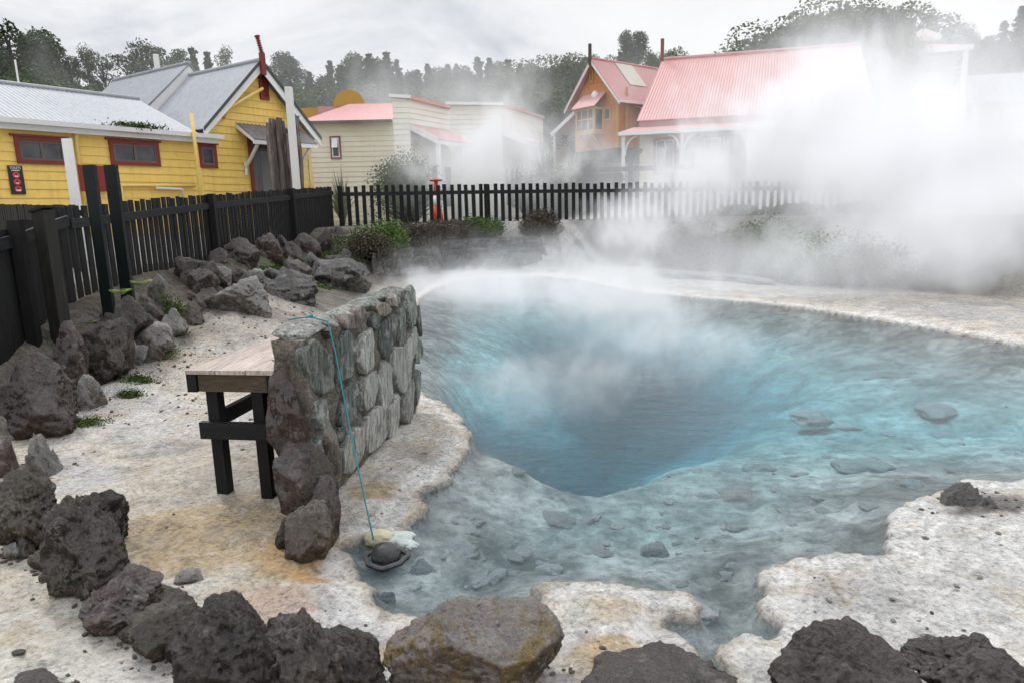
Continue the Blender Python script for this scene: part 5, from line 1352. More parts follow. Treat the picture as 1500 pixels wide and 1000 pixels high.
# side lower roof, underfloor
part('side_roof', roof_sheet(osd.pt(1.0, zE - .95, 1.6), osd.pt(7, zE - .95, 1.6), osd.pt(7, zE - .35, .03), osd.pt(1.0, zE - .35, .03), .15), MT['pinkroof'], oh)
part('side_room', siding(osd.shifted(1.3, 1.3), [(0, zB), (5.5, zB), (5.5, zE - .9), (0, zE - .9)], .19, .028, 1.2), MT['orange'], oh)
part('underfloor', MB().prism([OH.pt(sL + .4, zB - .5, -.3), OH.pt(sR - .4, zB - .5, -.3), OH.pt(sR - .4, zB - .002, -.3), OH.pt(sL + .4, zB - .002, -.3)], -OH.n * 7), MT['darkgap'], oh)  # dark block standing in for the shade under the floor

# ---------------- red-roofed house with verandah
RH = Fr(at_y(908, 195, 30.0), (.965, -.26))
rh = thing('red_roof_house', 'long cream cottage with steep faded red roof and white verandah in thick steam', 'house', RH.pt(4, 2.6))
VD = 1.9
g0 = RH.px(906, 195); s_end = RH.px(1285, 190)[0]
zv = g0[1]
wallF = RH.shifted(0, -VD)
zw = wallF.px(933, 178)[1]; s_w = wallF.px(933, 178)[0]
lo, hi = 1.0, 7.0
for _ in range(40):
    md = (lo + hi) / 2
    if RH.px(970, 88, -VD - md)[0] > s_w: hi = md
    else: lo = md
md = 3.4; ro = -VD - md; s_rl = RH.px(970, 88, ro)[0]
zr = RH.px(970, 88, ro)[1]; s_re = RH.px(1258, 62, ro)[0]
part('roof', roof_sheet(RH.pt(s_w, zw, -VD + .2), RH.pt(s_re, zw, -VD + .2), RH.pt(s_re, zr, ro), RH.pt(s_rl, zr, ro), .13, .014), MT['pinkroof'], rh)
part('roof', roof_sheet(RH.pt(s_re, zw, ro - md), RH.pt(s_w, zw, ro - md), RH.pt(s_rl, zr, ro), RH.pt(s_re, zr, ro), .13), MT['pinkroof'], rh)
part('hip', MB().add([RH.pt(s_w, zw, -VD + .2), RH.pt(s_w, zw, ro - md), RH.pt(s_rl, zr, ro)], [(0, 1, 2)]), MT['pinkroof'], rh)
part('ridge_cap', MB().tube([RH.pt(s_rl, zr + .03, ro), RH.pt(s_re, zr + .03, ro)], .08, 8), MT['pinkroof'], rh)
part('verandah_roof', roof_sheet(RH.pt(g0[0], zv, .05), RH.pt(s_end, zv, .05), RH.pt(s_end, zw - .25, -VD), RH.pt(s_w - .1, zw - .25, -VD), .13, .012), MT['pinkroof'], rh)
part('gutter', MB().beam(RH.pt(g0[0], zv - .06, .08), RH.pt(s_end, zv - .06, .08), .12, .14), MT['white'], rh)
part('frieze', slab(wallF, s_w + .1, s_re - .1, zw - .25, zw + .02, 0, .04), MT['pinkroof'], rh)
zf0 = 2.55
part('wall', siding(wallF, [(s_w + .15, zf0), (s_re - .15, zf0), (s_re - .15, zw - .2), (s_w + .15, zw - .2)], .19), MT['cream'], rh)
wsd = wallF.side(s_re - .15, True)
part('gable_wall', siding(wsd, [(0, zf0), (md * 2 - .2, zf0), (md * 2 - .2, zw - .1), (md - .1, zr - .2), (0, zw - .1)], .19), MT['cream'], rh)
lsd = wallF.side(s_w + .15, False)
part('gable_wall', siding(lsd, [(0, zf0), (md * 2 - .2, zf0), (md * 2 - .2, zw - .1), (0, zw - .1)], .19), MT['cream'], rh)
for q in (s_re + .02,): 
    part('barge_board', MB().prism([RH.pt(q, zw - .2, -VD + .2), RH.pt(q, zw, -VD + .2), RH.pt(q, zr, ro), RH.pt(q, zr - .3, ro)], RH.d * .04), MT['white'], rh)
part('floor', MB().prism([RH.pt(g0[0] + .1, zf0 - .15, -.02), RH.pt(s_end, zf0 - .15, -.02), RH.pt(s_end, zf0 - .15, -VD), RH.pt(g0[0] + .1, zf0 - .15, -VD)], (0, 0, .13)), MT['bare'], rh)
part('base_wall', MB().prism([RH.pt(g0[0] + .3, .8, -.2), RH.pt(s_end, .8, -.2), RH.pt(s_end, zf0 - .16, -.2), RH.pt(g0[0] + .3, zf0 - .16, -.2)], -RH.n * .2), MT['darkgap'], rh)
for q in (913, 999, 1098, 1185):
    s_ = RH.px(q, 200)[0]
    po = part('verandah_post', MB().prism([RH.pt(s_ - .07, zf0 - .02, -.12), RH.pt(s_ + .07, zf0 - .02, -.12), RH.pt(s_ + .07, zf0 - .02, .02), RH.pt(s_ - .07, zf0 - .02, .02)], (0, 0, zv - .12 - zf0)), MT['white'], rh)
    for sg_ in (-1, 1):
        if q == 913 and sg_ < 0: continue
        pth = [RH.pt(s_ + sg_ * (.07 + .5 * (1 - math.cos(j / 6 * PI / 2))), zv - .95 + .78 * math.sin(j / 6 * PI / 2), -.05) for j in range(7)]
        part('bracket', MB().tube(pth, .045, 6), MT['white'], po)
for x0, x1 in ((958, 990), (1028, 1058)):
    a, b = wallF.px(x0, 203), wallF.px(x1, 243)
    window(wallF, rh, a[0], b[0], zf0 + .5, zf0 + 2.1, MT['redtrim'], MT['white'], MT['glass'], 2, .1, False)
a, b = wallF.px(1070, 205), wallF.px(1090, 243)
part('door', slab(wallF, a[0], b[0], zf0, zf0 + 2.1, .03, .07), MT['redtrim'], rh)
fn = RH.pt(s_rl, zr - .1, ro); part('finial', MB().beam(fn, fn + np.array([0, 0, 1.05]), .16, .16, RH.n), MT['redtrim'], rh)
hb = RH.pt(RH.px(932, 225)[0], RH.px(932, 218)[1], -.6)
hbt = thing('hanging_basket', 'round hanging basket under the left end of the white verandah', 'basket', hb)
part('bowl', MB().lathe(hb, [(.02, -.22), (.16, -.16), (.24, 0), (.22, .02)], 14), MT['bare'], hbt, None, True)
part('chain', MB().tube([hb, hb + np.array([0, 0, zv - hb[2]])], .012, 5), MT['greytrim'], hbt)
# dark rail fence before the verandah
RF = Fr(at_y(920, 250, 27.5), (.97, -.2))
a = RF.px(850, 246); b = RF.px(1030, 246)
rf = thing('rail_fence', 'dark solid board fence in front of the red-roofed house', 'fence', RF.pt(0, 1.8))
part('board', slab(RF, a[0], b[0], RF.px(930, 251)[1], RF.px(930, 244)[1], 0, .05), MT['blackrail'], rf)
part('board', slab(RF, a[0], RF.px(912, 250)[0], RF.px(930, 264)[1], RF.px(930, 253)[1], -.03, .01), MT['blackwood'], rf)
for q in (862, 924, 985):
    s_ = RF.px(q, 246)[0]; part('post', MB().prism([RF.pt(s_ - .09, 1.2, -.1), RF.pt(s_ + .09, 1.2, -.1), RF.pt(s_ + .09, 1.2, -.002), RF.pt(s_ - .09, 1.2, -.002)], (0, 0, RF.px(q, 228 if q == 924 else 242)[1] - 1.2)), MT['blackwood'], rf)

# ---------------- upper right house with balcony
UH = Fr(at_y(1420, 95, 37.0), (.93, -.36))
uh = thing('balcony_house', 'two-storey white balcony house with pale red hipped roof at upper right', 'house', UH.pt(0, 4))
a, b = UH.px(1340, 73), UH.px(1424, 68); ze = UH.px(1424, 68)[1]
s0_, s1_ = a[0] - .6, b[0]
pk = UH.px(1385, 50)[1]; gm = (UH.px(1338, 60)[0] + UH.px(1385, 60)[0]) / 2
part('roof', roof_sheet(UH.pt(s0_, ze, .3), UH.pt(s1_, ze, .3), UH.pt(UH.px(1385, 50)[0], pk, -2.5), UH.pt(UH.px(1340, 50)[0], pk, -2.5), .2), MT['pinkroof'], uh)
part('roof', roof_sheet(UH.pt(s1_, ze, .3), UH.pt(s1_, ze, -6), UH.pt(UH.px(1385, 50)[0], pk, -3.5), UH.pt(UH.px(1385, 50)[0], pk, -2.5), .2), MT['pinkroof'], uh)
g1, g2, g3 = UH.px(1338, 52), UH.px(1360, 38), UH.px(1386, 52)
part('gablet', MB().prism([UH.pt(g1[0], g1[1], -1.5), UH.pt(g3[0], g1[1], -1.5), UH.pt(g2[0], g2[1], -1.5)], -UH.n * .3), MT['cream'], uh)
for p_, q_ in ((g1, g2), (g3, g2)): part('barge_board', MB().beam(UH.pt(p_[0], g1[1], -1.4), UH.pt(q_[0], q_[1] + .05, -1.4), .12, .28), MT['white'], uh)
zfl = UH.px(1380, 103)[1]
part('wall', siding(UH.shifted(0, -1.8), [(s0_ + .6, 2), (s1_ - .3, 2), (s1_ - .3, ze), (s0_ + .6, ze)], .22), MT['cream2'], uh)
part('fascia', MB().beam(UH.pt(s0_, ze - .1, .3), UH.pt(s1_, ze - .1, .3), .1, .22), MT['white'], uh)
for q in (1352, 1414):
    s_ = UH.px(q, 80)[0]; part('post', MB().prism([UH.pt(s_ - .12, 2, 0), UH.pt(s_ + .12, 2, 0), UH.pt(s_ + .12, 2, .2), UH.pt(s_ - .12, 2, .2)], (0, 0, ze - .2 - 2)), MT['white'], uh)
for yy in (100, 108, 116, 124): part('balcony_rail', slab(UH, UH.px(1352, yy)[0], UH.px(1414, yy)[0], UH.px(1385, yy + 2)[1], UH.px(1385, yy)[1], .06, .14), MT['white'], uh)
# grey house far right
GH = Fr(at_y(1460, 110, 41.0), (.97, -.25))
g_ = thing('grey_house', 'pale grey-roofed house at the right edge almost lost in steam', 'house', GH.pt(0, 4))
a, b = GH.px(1430, 100), GH.px(1560, 100)
zgh = GH.px(1480, 150)[1]; GHb = GH.shifted(0, -3); zgr = GHb.px(1470, 108)[1]
part('wall', siding(GH, [(a[0], 2), (b[0], 2), (b[0], zgh), (a[0], zgh)], .22), MT['cream2'], g_)
part('roof', roof_sheet(GH.pt(a[0] - .3, zgh, .4), GH.pt(b[0], zgh, .4), GH.pt(b[0], zgr, -3), GH.pt(a[0] + .3, zgr, -3), .2), MT['greyroof'], g_)
p0, p1 = GH.px(1465, 158), GH.px(1485, 185); part('window', ring(GH, p0[0], p1[0], p1[1], p0[1], .1, .03, .07), MT['white'], g_)

# traffic cone
cb = at_y(641, 322, 21.2); cb[2] = G(cb[0], cb[1])
cone = thing('traffic_cone', 'orange-red traffic cone with white band behind the back fence', 'cone', cb)
MT['conered'] = paint('cone_red', (.62, .07, .03), .06, .1, .5); 
hc = at_y(641, 266, 21.2)[2] - cb[2]
part('base', MB().box(cb + np.array([0, 0, .02]), .42, .42, .04), MT['conered'], cone)
rr = lambda t: lerp(.19, .05, t)
part('body', MB().lathe(cb, [(rr(0), .04), (rr(.42), hc * .42)], 20), MT['conered'], cone, None, True)
part('band', MB().lathe(cb, [(rr(.42) + .001, hc * .42), (rr(.66) + .001, hc * .66)], 20), MT['signwhite'], cone, None, True)
part('tip', MB().lathe(cb, [(rr(.66), hc * .66), (rr(1), hc)], 20), MT['conered'], cone, None, True)
part('top_disc', MB().lathe(cb + np.array([0, 0, hc]), [(.16, 0), (.19, .02), (.19, .05), (.05, .07)], 20), MT['conered'], cone, None, True)

# ------------------------------------------------------------------ vegetation
MT['leaf_dark'] = foliage('dark_forest_leaves', (.014, .029, .006), (.075, .12, .028))
MT['leaf_mid'] = foliage('bush_leaves', (.020, .042, .008), (.10, .155, .030))
MT['leaf_pine'] = foliage('pine_needles', (.014, .032, .009), (.068, .115, .034))
MT['leaf_grey'] = foliage('gum_leaves', (.028, .042, .014), (.105, .135, .048))
MT['leaf_fern'] = foliage('fern_fronds', (.07, .13, .008), (.26, .36, .03))
MT['leaf_flax'] = foliage('flax_blades', (.05, .065, .03), (.16, .19, .09))
MT['leaf_brown'] = foliage('brown_scrub', (.034, .028, .020), (.115, .092, .062))
MT['leaf_grass'] = foliage('bright_grass', (.05, .10, .01), (.16, .25, .04))
MT['moss'] = foliage('moss_tufts', (.03, .05, .008), (.10, .15, .02))
MT['bark'] = rock_mat('bark', (.025, .02, .016), (.06, .05, .042), (.12, .105, .09), 2, None, 0, .05)

def leaves(ctrs, size, rg_, flat=.0, aspect=.55):
    n = len(ctrs); a = rg_.normal(size=(n, 3)); a[:, 2] *= (1 - flat); a /= np.linalg.norm(a, axis=1)[:, None]
    b = rg_.normal(size=(n, 3)); b -= a * (a * b).sum(1)[:, None]; b /= np.linalg.norm(b, axis=1)[:, None]
    s = size * rg_.uniform(.6, 1.3, n)[:, None]
    V = np.stack([ctrs - a * s, ctrs + b * s * aspect, ctrs + a * s, ctrs - b * s * aspect], 1).reshape(-1, 3)
    return V, np.arange(4 * n).reshape(n, 4)
def clump_pts(rg_, c_, r, n, shell=.75):
    d = rg_.normal(size=(n, 3)); d /= np.linalg.norm(d, axis=1)[:, None]
    q = rg_.uniform(shell ** 3, 1, n) ** (1 / 3)
    return np.asarray(c_) + d * (q * r)[:, None] if np.isscalar(r) else np.asarray(c_) + d * q[:, None] * np.asarray(r)
def tree_proto(seed, h, kind):
    rg_ = np.random.default_rng(seed); mb = MB(); C = []
    if kind == 'round':
        W_ = h * .42; mb.tube([(0, 0, -.5), (0, 0, h * .25), (.1, .05, h * .6)], [h * .035, h * .028, h * .012], 8)
        for k in range(60):
            d = rg_.normal(size=3); d /= np.linalg.norm(d); d[2] = abs(d[2]) * 1.1 - .25
            q = rg_.uniform(.35, 1)
            c_ = np.array([d[0] * W_ * q, d[1] * W_ * q, h * .55 + d[2] * h * .42 * q]); r = h * rg_.uniform(.08, .15)
            C.append(clump_pts(rg_, c_, np.array([r, r, r * .75]), 300, .5))
            if k % 4 == 0: mb.tube([(0, 0, h * rg_.uniform(.2, .45)), tuple(c_)], [h * .012, h * .004], 5)
        sz = h * .0105
    elif kind == 'conifer':
        mb.tube([(0, 0, -.5), (0, 0, h)], [h * .02, h * .002], 7); z = h * .10
        while z < h * .985:
            t = (z / h); R_ = h * .19 * (1 - t) ** .8 * rg_.uniform(.45, 1.2) + .12
            for b in range(rg_.integers(4, 7)):
                a = rg_.uniform(0, 2 * PI); L_ = R_ * rg_.uniform(.6, 1.1); n = int(40 + 40 * L_)
                u = rg_.uniform(.15, 1, n); p = np.stack([np.cos(a) * L_ * u, np.sin(a) * L_ * u, z - .18 * L_ * u ** 2 + .05 * h * (u > .8) * .2], 1)
                p += rg_.normal(size=p.shape) * np.array([.15, .15, .14]) * (L_ * .6 + .12)
                C.append(p)
            z += h * rg_.uniform(.012, .026)
        sz = h * .0095
    elif kind == 'gum':
        mb.tube([(0, 0, -.5), (.2, 0, h * .5), (-.1, .1, h * .95)], [h * .018, h * .012, h * .003], 7)
        for k in range(24):
            z = h * rg_.uniform(.45, 1.0) ; a = rg_.uniform(0, 2 * PI); q = h * rg_.uniform(.02, .17) * (1.25 - z / h * .6)
            c_ = np.array([math.cos(a) * q, math.sin(a) * q, z]); r = h * rg_.uniform(.03, .075)
            C.append(clump_pts(rg_, c_, np.array([r * 1.2, r * 1.2, r * .8]), 130, .2)); mb.tube([(0, 0, z - h * .1), tuple(c_)], [h * .006, h * .002], 5)
        sz = h * .009
    elif kind == 'tall':
        mb.tube([(0, 0, -.5), (0, 0, h * .9)], [h * .022, h * .006], 7)
        for k in range(46):
            t = rg_.uniform(.22, 1.0); a = rg_.uniform(0, 2 * PI); q = h * .2 * rg_.uniform(.1, 1) * (1.15 - t) ** .55
            c_ = np.array([math.cos(a) * q, math.sin(a) * q, h * t * .96]); r = h * rg_.uniform(.05, .095)
            C.append(clump_pts(rg_, c_, np.array([r, r, r * .8]), 210, .3))
            if k % 3 == 0: mb.tube([(0, 0, h * t * .85), tuple(c_)], [h * .008, h * .003], 5)
        sz = h * .0095
    C = np.concatenate(C)
    V, F_ = leaves(C, sz, rg_)
    me_c = mesh_np('crown', V, F_, None, False)
    me_t = bpy.data.meshes.new('trunk'); me_t.from_pydata(mb.v, [], mb.f); me_t.update(); me_t.materials.append(MT['bark'])
    return me_c, me_t, h, kind
PRO = {}
for kd, n_, mt_ in (('round', 3, 'leaf_mid'), ('conifer', 3, 'leaf_pine'), ('gum', 3, 'leaf_grey'), ('tall', 3, 'leaf_dark')):
    for k in range(n_):
        p = tree_proto(1000 + k * 7 + len(kd), 10.0, kd); p[0].materials.append(MT[mt_]); PRO[(kd, k)] = p
_tc = [0]
def tree(px, ytop, Yd, kind, label, wide=1.0, group=None, base=None):
    _tc[0] += 1
    t = at_y(px, ytop, Yd); g = G(t[0], t[1]) if base is None else base
    s = max((t[2] - g), 1.0) / 10.0
    pr = PRO[(kind, _tc[0] % 3)]
    root = thing('tree', label, 'tree', (t[0], t[1], g), group)
    root.scale = (s * wide, s * wide, s); root.rotation_euler = (0, 0, random.uniform(0, 6.28))
    link('trunk', pr[1], root); link('crown', pr[0], root)
    return root
# left clump behind the yellow wing
for px, yt, Yd, kd, w, lb in [(-40, 20, 62, 'tall', 1.1, 'dark dense tree cut by the left edge of the picture'), (8, 30, 58, 'tall', 1.15, 'tallest dark tree at the far left behind the wing'), (45, 38, 60, 'tall', 1.15, 'dark bushy tree right of the tallest at far left'), (70, 55, 62, 'tall', 1.0, 'dark tree on the right shoulder of the left clump'),
                              (48, 92, 50, 'round', 1.2, 'lower greyish tree in front of the dark left clump'), (88, 95, 52, 'round', 1.1, 'low bushy tree right of the left clump behind the wing'), (100, 72, 64, 'gum', .8, 'thin gum tree just right of the dark clump'), (125, 75, 68, 'gum', .6, 'thinnest leaning gum tree left of the pale pole'),
                              (150, 80, 66, 'gum', 1.0, 'feathery gum tree above the grey shed roof'), (185, 82, 64, 'gum', 1.1, 'forked gum tree left of the pale grey pole'), (205, 68, 66, 'gum', .9, 'tall gum tree just left of the pale grey pole'), (222, 76, 62, 'gum', 1.2, 'full gum tree beside the pale grey pole'),
                              (245, 72, 66, 'gum', 1.0, 'gum tree right of the pale grey pole'), (262, 74, 60, 'tall', .8, 'dark tree above the rear ridge of the yellow house'), (280, 68, 64, 'conifer', .9, 'conifer rising above the rear roof ridge'), (303, 74, 62, 'conifer', .8, 'small conifer by the end of the roof ridge'), (330, 78, 70, 'gum', .6, 'spindly tree over the front roof ridge'),
                              (175, 112, 60, 'round', 1.2, 'low shrub tree filling the gap above the shed roof'), (120, 118, 55, 'round', 1.3, 'low tree mass right behind the yellow wing ridge')]:
    tree(px, yt, Yd, kd, lb, w)
# forest behind the shops
fr_ = random.Random(21)
for k, (px, yt) in enumerate([(412, 108), (420, 76), (436, 118), (452, 108), (468, 112), (482, 90), (498, 92), (512, 78), (524, 84), (540, 80), (552, 78), (566, 76), (580, 90), (596, 100), (612, 98), (626, 92), (640, 96), (655, 90), (668, 94), (684, 92), (700, 86), (716, 84), (730, 88), (744, 86), (762, 94), (778, 92)]):
    Yd = fr_.uniform(78, 105)
    tree(px, yt + fr_.uniform(-4, 4), Yd, 'conifer' if k % 3 != 1 else 'tall', 'dark conifer in the hazy forest line behind the shops' if k % 3 != 1 else 'dark bushy tree in the hazy forest line behind the shops', fr_.uniform(.9, 1.3), 'forest conifers behind the shops' if k % 3 != 1 else 'bushy forest trees behind the shops')
for px in range(395, 860, 22):
    tree(px + fr_.uniform(-6, 6), 118 + fr_.uniform(-10, 12), fr_.uniform(58, 74), 'round', 'rounded bush-like tree in the lower forest belt behind the shops', 1.5, 'lower forest belt')
for px, yt, Yd, w, lb in [(765, 82, 66, 1.2, 'rounded green tree at the left of the hill crest'), (795, 76, 62, 1.3, 'rounded green tree at the middle of the hill crest'), (822, 70, 60, 1.25, 'highest rounded green tree left of the orange house'), (842, 90, 58, 1.1, 'dark green tree touching the orange roof on its left'), (812, 110, 50, 1.4, 'lower round tree below the hill crest trees'), (770, 125, 48, 1.3, 'misty round tree above the grey cottage')]:
    tree(px, yt, Yd, 'round', lb, w)
for px, yt, Yd, kd, w, lb in [(888, 70, 60, 'round', 1.0, 'round dark tree behind the orange house ridge'), (918, 44, 62, 'tall', .75, 'left of the two tall pines above the orange roof'), (936, 38, 63, 'tall', .8, 'right of the two tall pines above the orange roof'), (908, 76, 64, 'conifer', 1.2, 'small pine between the round tree and the tall pines'), (958, 78, 60, 'tall', .9, 'short dark tree right of the tall pines'), (980, 62, 60, 'round', .9, 'rounded tree behind the red finial'), (995, 70, 58, 'round', .8, 'small rounded tree right of the red finial'),
                              (1130, 42, 46, 'round', 1.4, 'misty tree at the left of the big clump behind the red roof'), (1170, 12, 44, 'round', 1.4, 'big misty tree behind the middle of the red roof'), (1210, -12, 45, 'round', 1.3, 'highest crown of the misty clump behind the red roof'), (1248, 6, 46, 'round', 1.2, 'misty tree at the dip in the big clump'), (1285, -10, 46, 'round', 1.3, 'large round misty tree right of the red roof end'), (1292, 20, 34, 'round', .72, 'misty tree beside the balcony house'), (1300, 100, 33, 'round', .9, 'lower misty tree filling the gap right of the red roof'),
                              (1400, 38, 75, 'round', 1.0, 'small hazy tree right of the balcony house roof'), (1418, 40, 75, 'gum', 1.0, 'thin hazy tree right of the balcony house roof'), (1445, 52, 78, 'tall', 1.3, 'hazy hillside tree at the right'), (1472, 30, 80, 'conifer', 1.4, 'hazy conifer near the right edge'), (1498, 8, 78, 'conifer', 1.5, 'tallest hazy conifer at the right edge'), (1485, 50, 70, 'round', 1.6, 'hazy round tree low at the right edge'), (1430, 62, 70, 'round', 1.5, 'hazy round tree behind the grey house')]:
    tree(px, yt, Yd, kd, lb, w)

def bush(px, yb, yt, wpx, Yd, mat, label, n=1600, leaf=.035, name='bush', cat='bush', group=None, dk=.8, aspect=.55, base=None):
    b = at_y(px, yb, Yd); g = G(b[0], b[1]) if base is None else base; top = at_y(px, yt, Yd)[2]
    w = wpx * np.dot(b - EYE, _f) / FPX; h = max(top - g, .1)
    rg_ = np.random.default_rng(int(px * 7 + yb)); C = []
    k_ = max(6, n // 110); mb = MB()
    for k in range(k_):
        a = rg_.uniform(0, 2 * PI); q = rg_.uniform(0, 1) ** .6
        z = h * rg_.uniform(.2, .82) * (1 - .35 * q)
        c_ = np.array([math.cos(a) * q * w * .38, math.sin(a) * q * w * .38 * dk, z]); r = min(h * .3, w * .24) * rg_.uniform(.7, 1.25)
        C.append(clump_pts(rg_, c_, np.array([r * 1.2, r * 1.2, r]), n // k_, .45)); mb.tube([(0, 0, -.05), tuple(c_)], [.02 * h + .004, .006 * h + .002], 4)
    C = np.concatenate(C); C = C[C[:, 2] > 0]
    V, F_ = leaves(C, leaf, rg_, .0, aspect)
    root = thing(name, label, cat, (b[0], b[1], g), group)
    link('foliage', mesh_np('foliage', V, F_, MT[mat], False), root)
    me = bpy.data.meshes.new('stems'); me.from_pydata(mb.v, [], mb.f); me.update(); me.materials.append(MT['bark']); link('stems', me, root)
    return root
def blades(px, yb, yt, wpx, Yd, mat, label, n=60, name='flax', cat='plant', wid=.05, base=None, droop=.35, group=None):
    b = at_y(px, yb, Yd); g = G(b[0], b[1]) if base is None else base; h = at_y(px, yt, Yd)[2] - g; w = wpx * np.dot(b - EYE, _f) / FPX
    rg_ = np.random.default_rng(int(px * 3 + yb)); V = []; F_ = []
    for k in range(n):
        a = rg_.uniform(0, 2 * PI); sp = rg_.uniform(.1, 1) * w * .5; hh_ = h * rg_.uniform(.6, 1.05) * (1 - .35 * (sp / (w * .5)) ** 2)
        d = np.array([math.cos(a), math.sin(a), 0]); e_ = np.array([-d[1], d[0], 0]); base_ = len(V)
        for j in range(6):
            t = j / 5; p = d * (sp * t ** 1.5 + .03 * w) + np.array([0, 0, hh_ * (t - droop * t ** 3 * sp / (w * .5))]); q = wid * (1 - t) ** .6 * .5 + .002
            V += [p - e_ * q, p + e_ * q]
        F_ += [(base_ + 2 * j, base_ + 2 * j + 1, base_ + 2 * j + 3, base_ + 2 * j + 2) for j in range(5)]
    o = link(name, mesh_np(name, np.array(V), F_, MT[mat], False), None, (b[0], b[1], g)); return tag(o, label, cat, group)
blades(500, 290, 238, 62, 24.5, 'leaf_flax', 'spiky flax bush beside the yellow house corner', 90, wid=.09)
bush(598, 285, 202, 100, 25.0, 'leaf_mid', 'large misty green bush in front of the cream shop', 11000, .05)
blades(800, 285, 175, 70, 30.0, 'leaf_flax', 'misty spiky cabbage tree left of the orange house', 120, 'cabbage_tree', 'plant', .09)
bush(845, 290, 215, 70, 29.0, 'leaf_mid', 'misty shrub below the orange house', 7000, .055)
bush(812, 290, 235, 60, 26.5, 'leaf_mid', 'rounded shrub behind the back fence near the cabbage tree', 7000, .045)
bush(770, 285, 225, 50, 29.0, 'leaf_mid', 'misty shrub between the pale shop and the cabbage tree', 6000, .05)
blades(868, 300, 200, 50, 31.0, 'leaf_flax', 'tall grassy plant below the bay window', 90, 'flax', 'plant', .08)
bush(890, 285, 240, 60, 28.6, 'leaf_grass', 'low light green shrub behind the dark board fence', 6000, .05)
# scrub on the bank in front of the back fence
for px, yb, yt, w, Yd, mt_, lb in [(560, 372, 322, 60, 18.2, 'leaf_mid', 'green heathery shrub near the fence corner above the ledge'), (600, 365, 328, 70, 18.6, 'leaf_brown', 'brown dry shrub left of the flat-topped ledge'), (655, 352, 324, 70, 19.2, 'leaf_brown', 'brown dry shrub above the flat-topped ledge'), (700, 346, 322, 60, 19.3, 'leaf_mid', 'low green shrub left of the tan rocks at the fence'), (540, 378, 345, 50, 17.5, 'leaf_brown', 'low brown shrub nearest the fence corner'),
                                   (790, 345, 312, 40, 19.4, 'leaf_brown', 'small brown shrub behind the pale rock in steam'), (985, 390, 335, 80, 17.6, 'leaf_brown', 'dark brown shrub at the left of the far bank'), (1040, 396, 345, 85, 16.4, 'leaf_brown', 'reddish brown shrub on the far bank'), (1090, 402, 340, 95, 15.6, 'leaf_brown', 'wide brown shrub in the middle of the far bank'), (1150, 405, 335, 100, 14.6, 'leaf_mid', 'dark green shrub on the far bank behind the bright grass'),
                                   (1215, 415, 340, 110, 13.8, 'leaf_mid', 'dark green shrub right of the bright grass in steam'), (1285, 415, 352, 90, 12.9, 'leaf_mid', 'steam-covered shrub further right on the far bank'), (1010, 380, 318, 60, 18.4, 'leaf_mid', 'thin green shrub behind the reddish one on the far bank'), (1120, 385, 320, 80, 17.0, 'leaf_mid', 'tall green shrub at the back of the far bank')]:
    bush(px, yb, yt - 8, w * 1.45, float(on_ground(px, yb)[1]), mt_, lb, 6500, .03)
for px, yb, yt, w, Yd, lb in [(1075, 352, 300, 80, 19.0, 'left one of the dark shrubs on top of the bank below the verandah'), (1165, 352, 296, 90, 18.0, 'second of the dark shrubs on top of the bank below the verandah'), (1260, 356, 292, 100, 17.0, 'third of the dark shrubs on top of the bank, deep in steam'), (1360, 362, 290, 110, 16.0, 'fourth of the dark shrubs on top of the bank, deep in steam'), (1460, 372, 290, 120, 15.0, 'rightmost of the dark shrubs on top of the bank, hidden in steam')]:
    bush(px, yb, yt, w * 1.2, Yd, 'leaf_mid', lb, 5000, .035)
for px, yb, yt, w, Yd, lb in [(1175, 412, 392, 55, 13.6, 'bright green grass clump on the far shore'), (1230, 416, 400, 35, 13.2, 'smaller bright green grass clump right of the bigger one')]:
    blades(px, yb, yt, w, Yd, 'leaf_grass', lb, 160, 'grass_clump', 'grass', .03)
# ferns and tufts by the near fence
def fern(px, py, Yd, size, label, nf=9, seed=1):
    b = at_y(px, py, Yd); rg_ = np.random.default_rng(seed); V = []; F_ = []
    for k in range(nf):
        a = rg_.uniform(0, 2 * PI); Lf = size * rg_.uniform(.7, 1.1); d = np.array([math.cos(a), math.sin(a), 0]); e_ = np.array([-d[1], d[0], 0])
        for j in range(2, 15):
            t = j / 14; p = d * Lf * t * .8 + np.array([0, 0, Lf * (1.25 * t - .85 * t * t)])
            l = Lf * .36 * math.sin(PI * min(1, t * 1.05)) + .004
            for sg_ in (-1, 1):
                b_ = len(V); tip = p + e_ * sg_ * l + d * l * .35 + np.array([0, 0, -.1 * l])
                V += [p - d * Lf * .016, p + d * Lf * .016, tip + d * .004, tip - d * .004]; F_.append((b_, b_ + 1, b_ + 2, b_ + 3))
    o = link('fern', mesh_np('fern', np.array(V), F_, MT['leaf_fern'], False), None, b); return tag(o, label, 'fern')
fern(178, 434, 6.9, .15, 'bright yellow-green fern at the foot of the tall posts', 16, 3)
fern(207, 421, 7.2, .15, 'bright fern right of the other one above the reddish boulder', 16, 5)
fern(132, 476, 7.2, .10, 'tiny fern sprig between the dark rocks and the fence', 7, 7)
bush(254, 456, 408, 30, 8.0, 'moss', 'dark green conical heath bush on the bank between pale slab and grey boulder', 1800, .012, dk=.9, base=G(*at_y(254, 456, 8.0)[:2]))
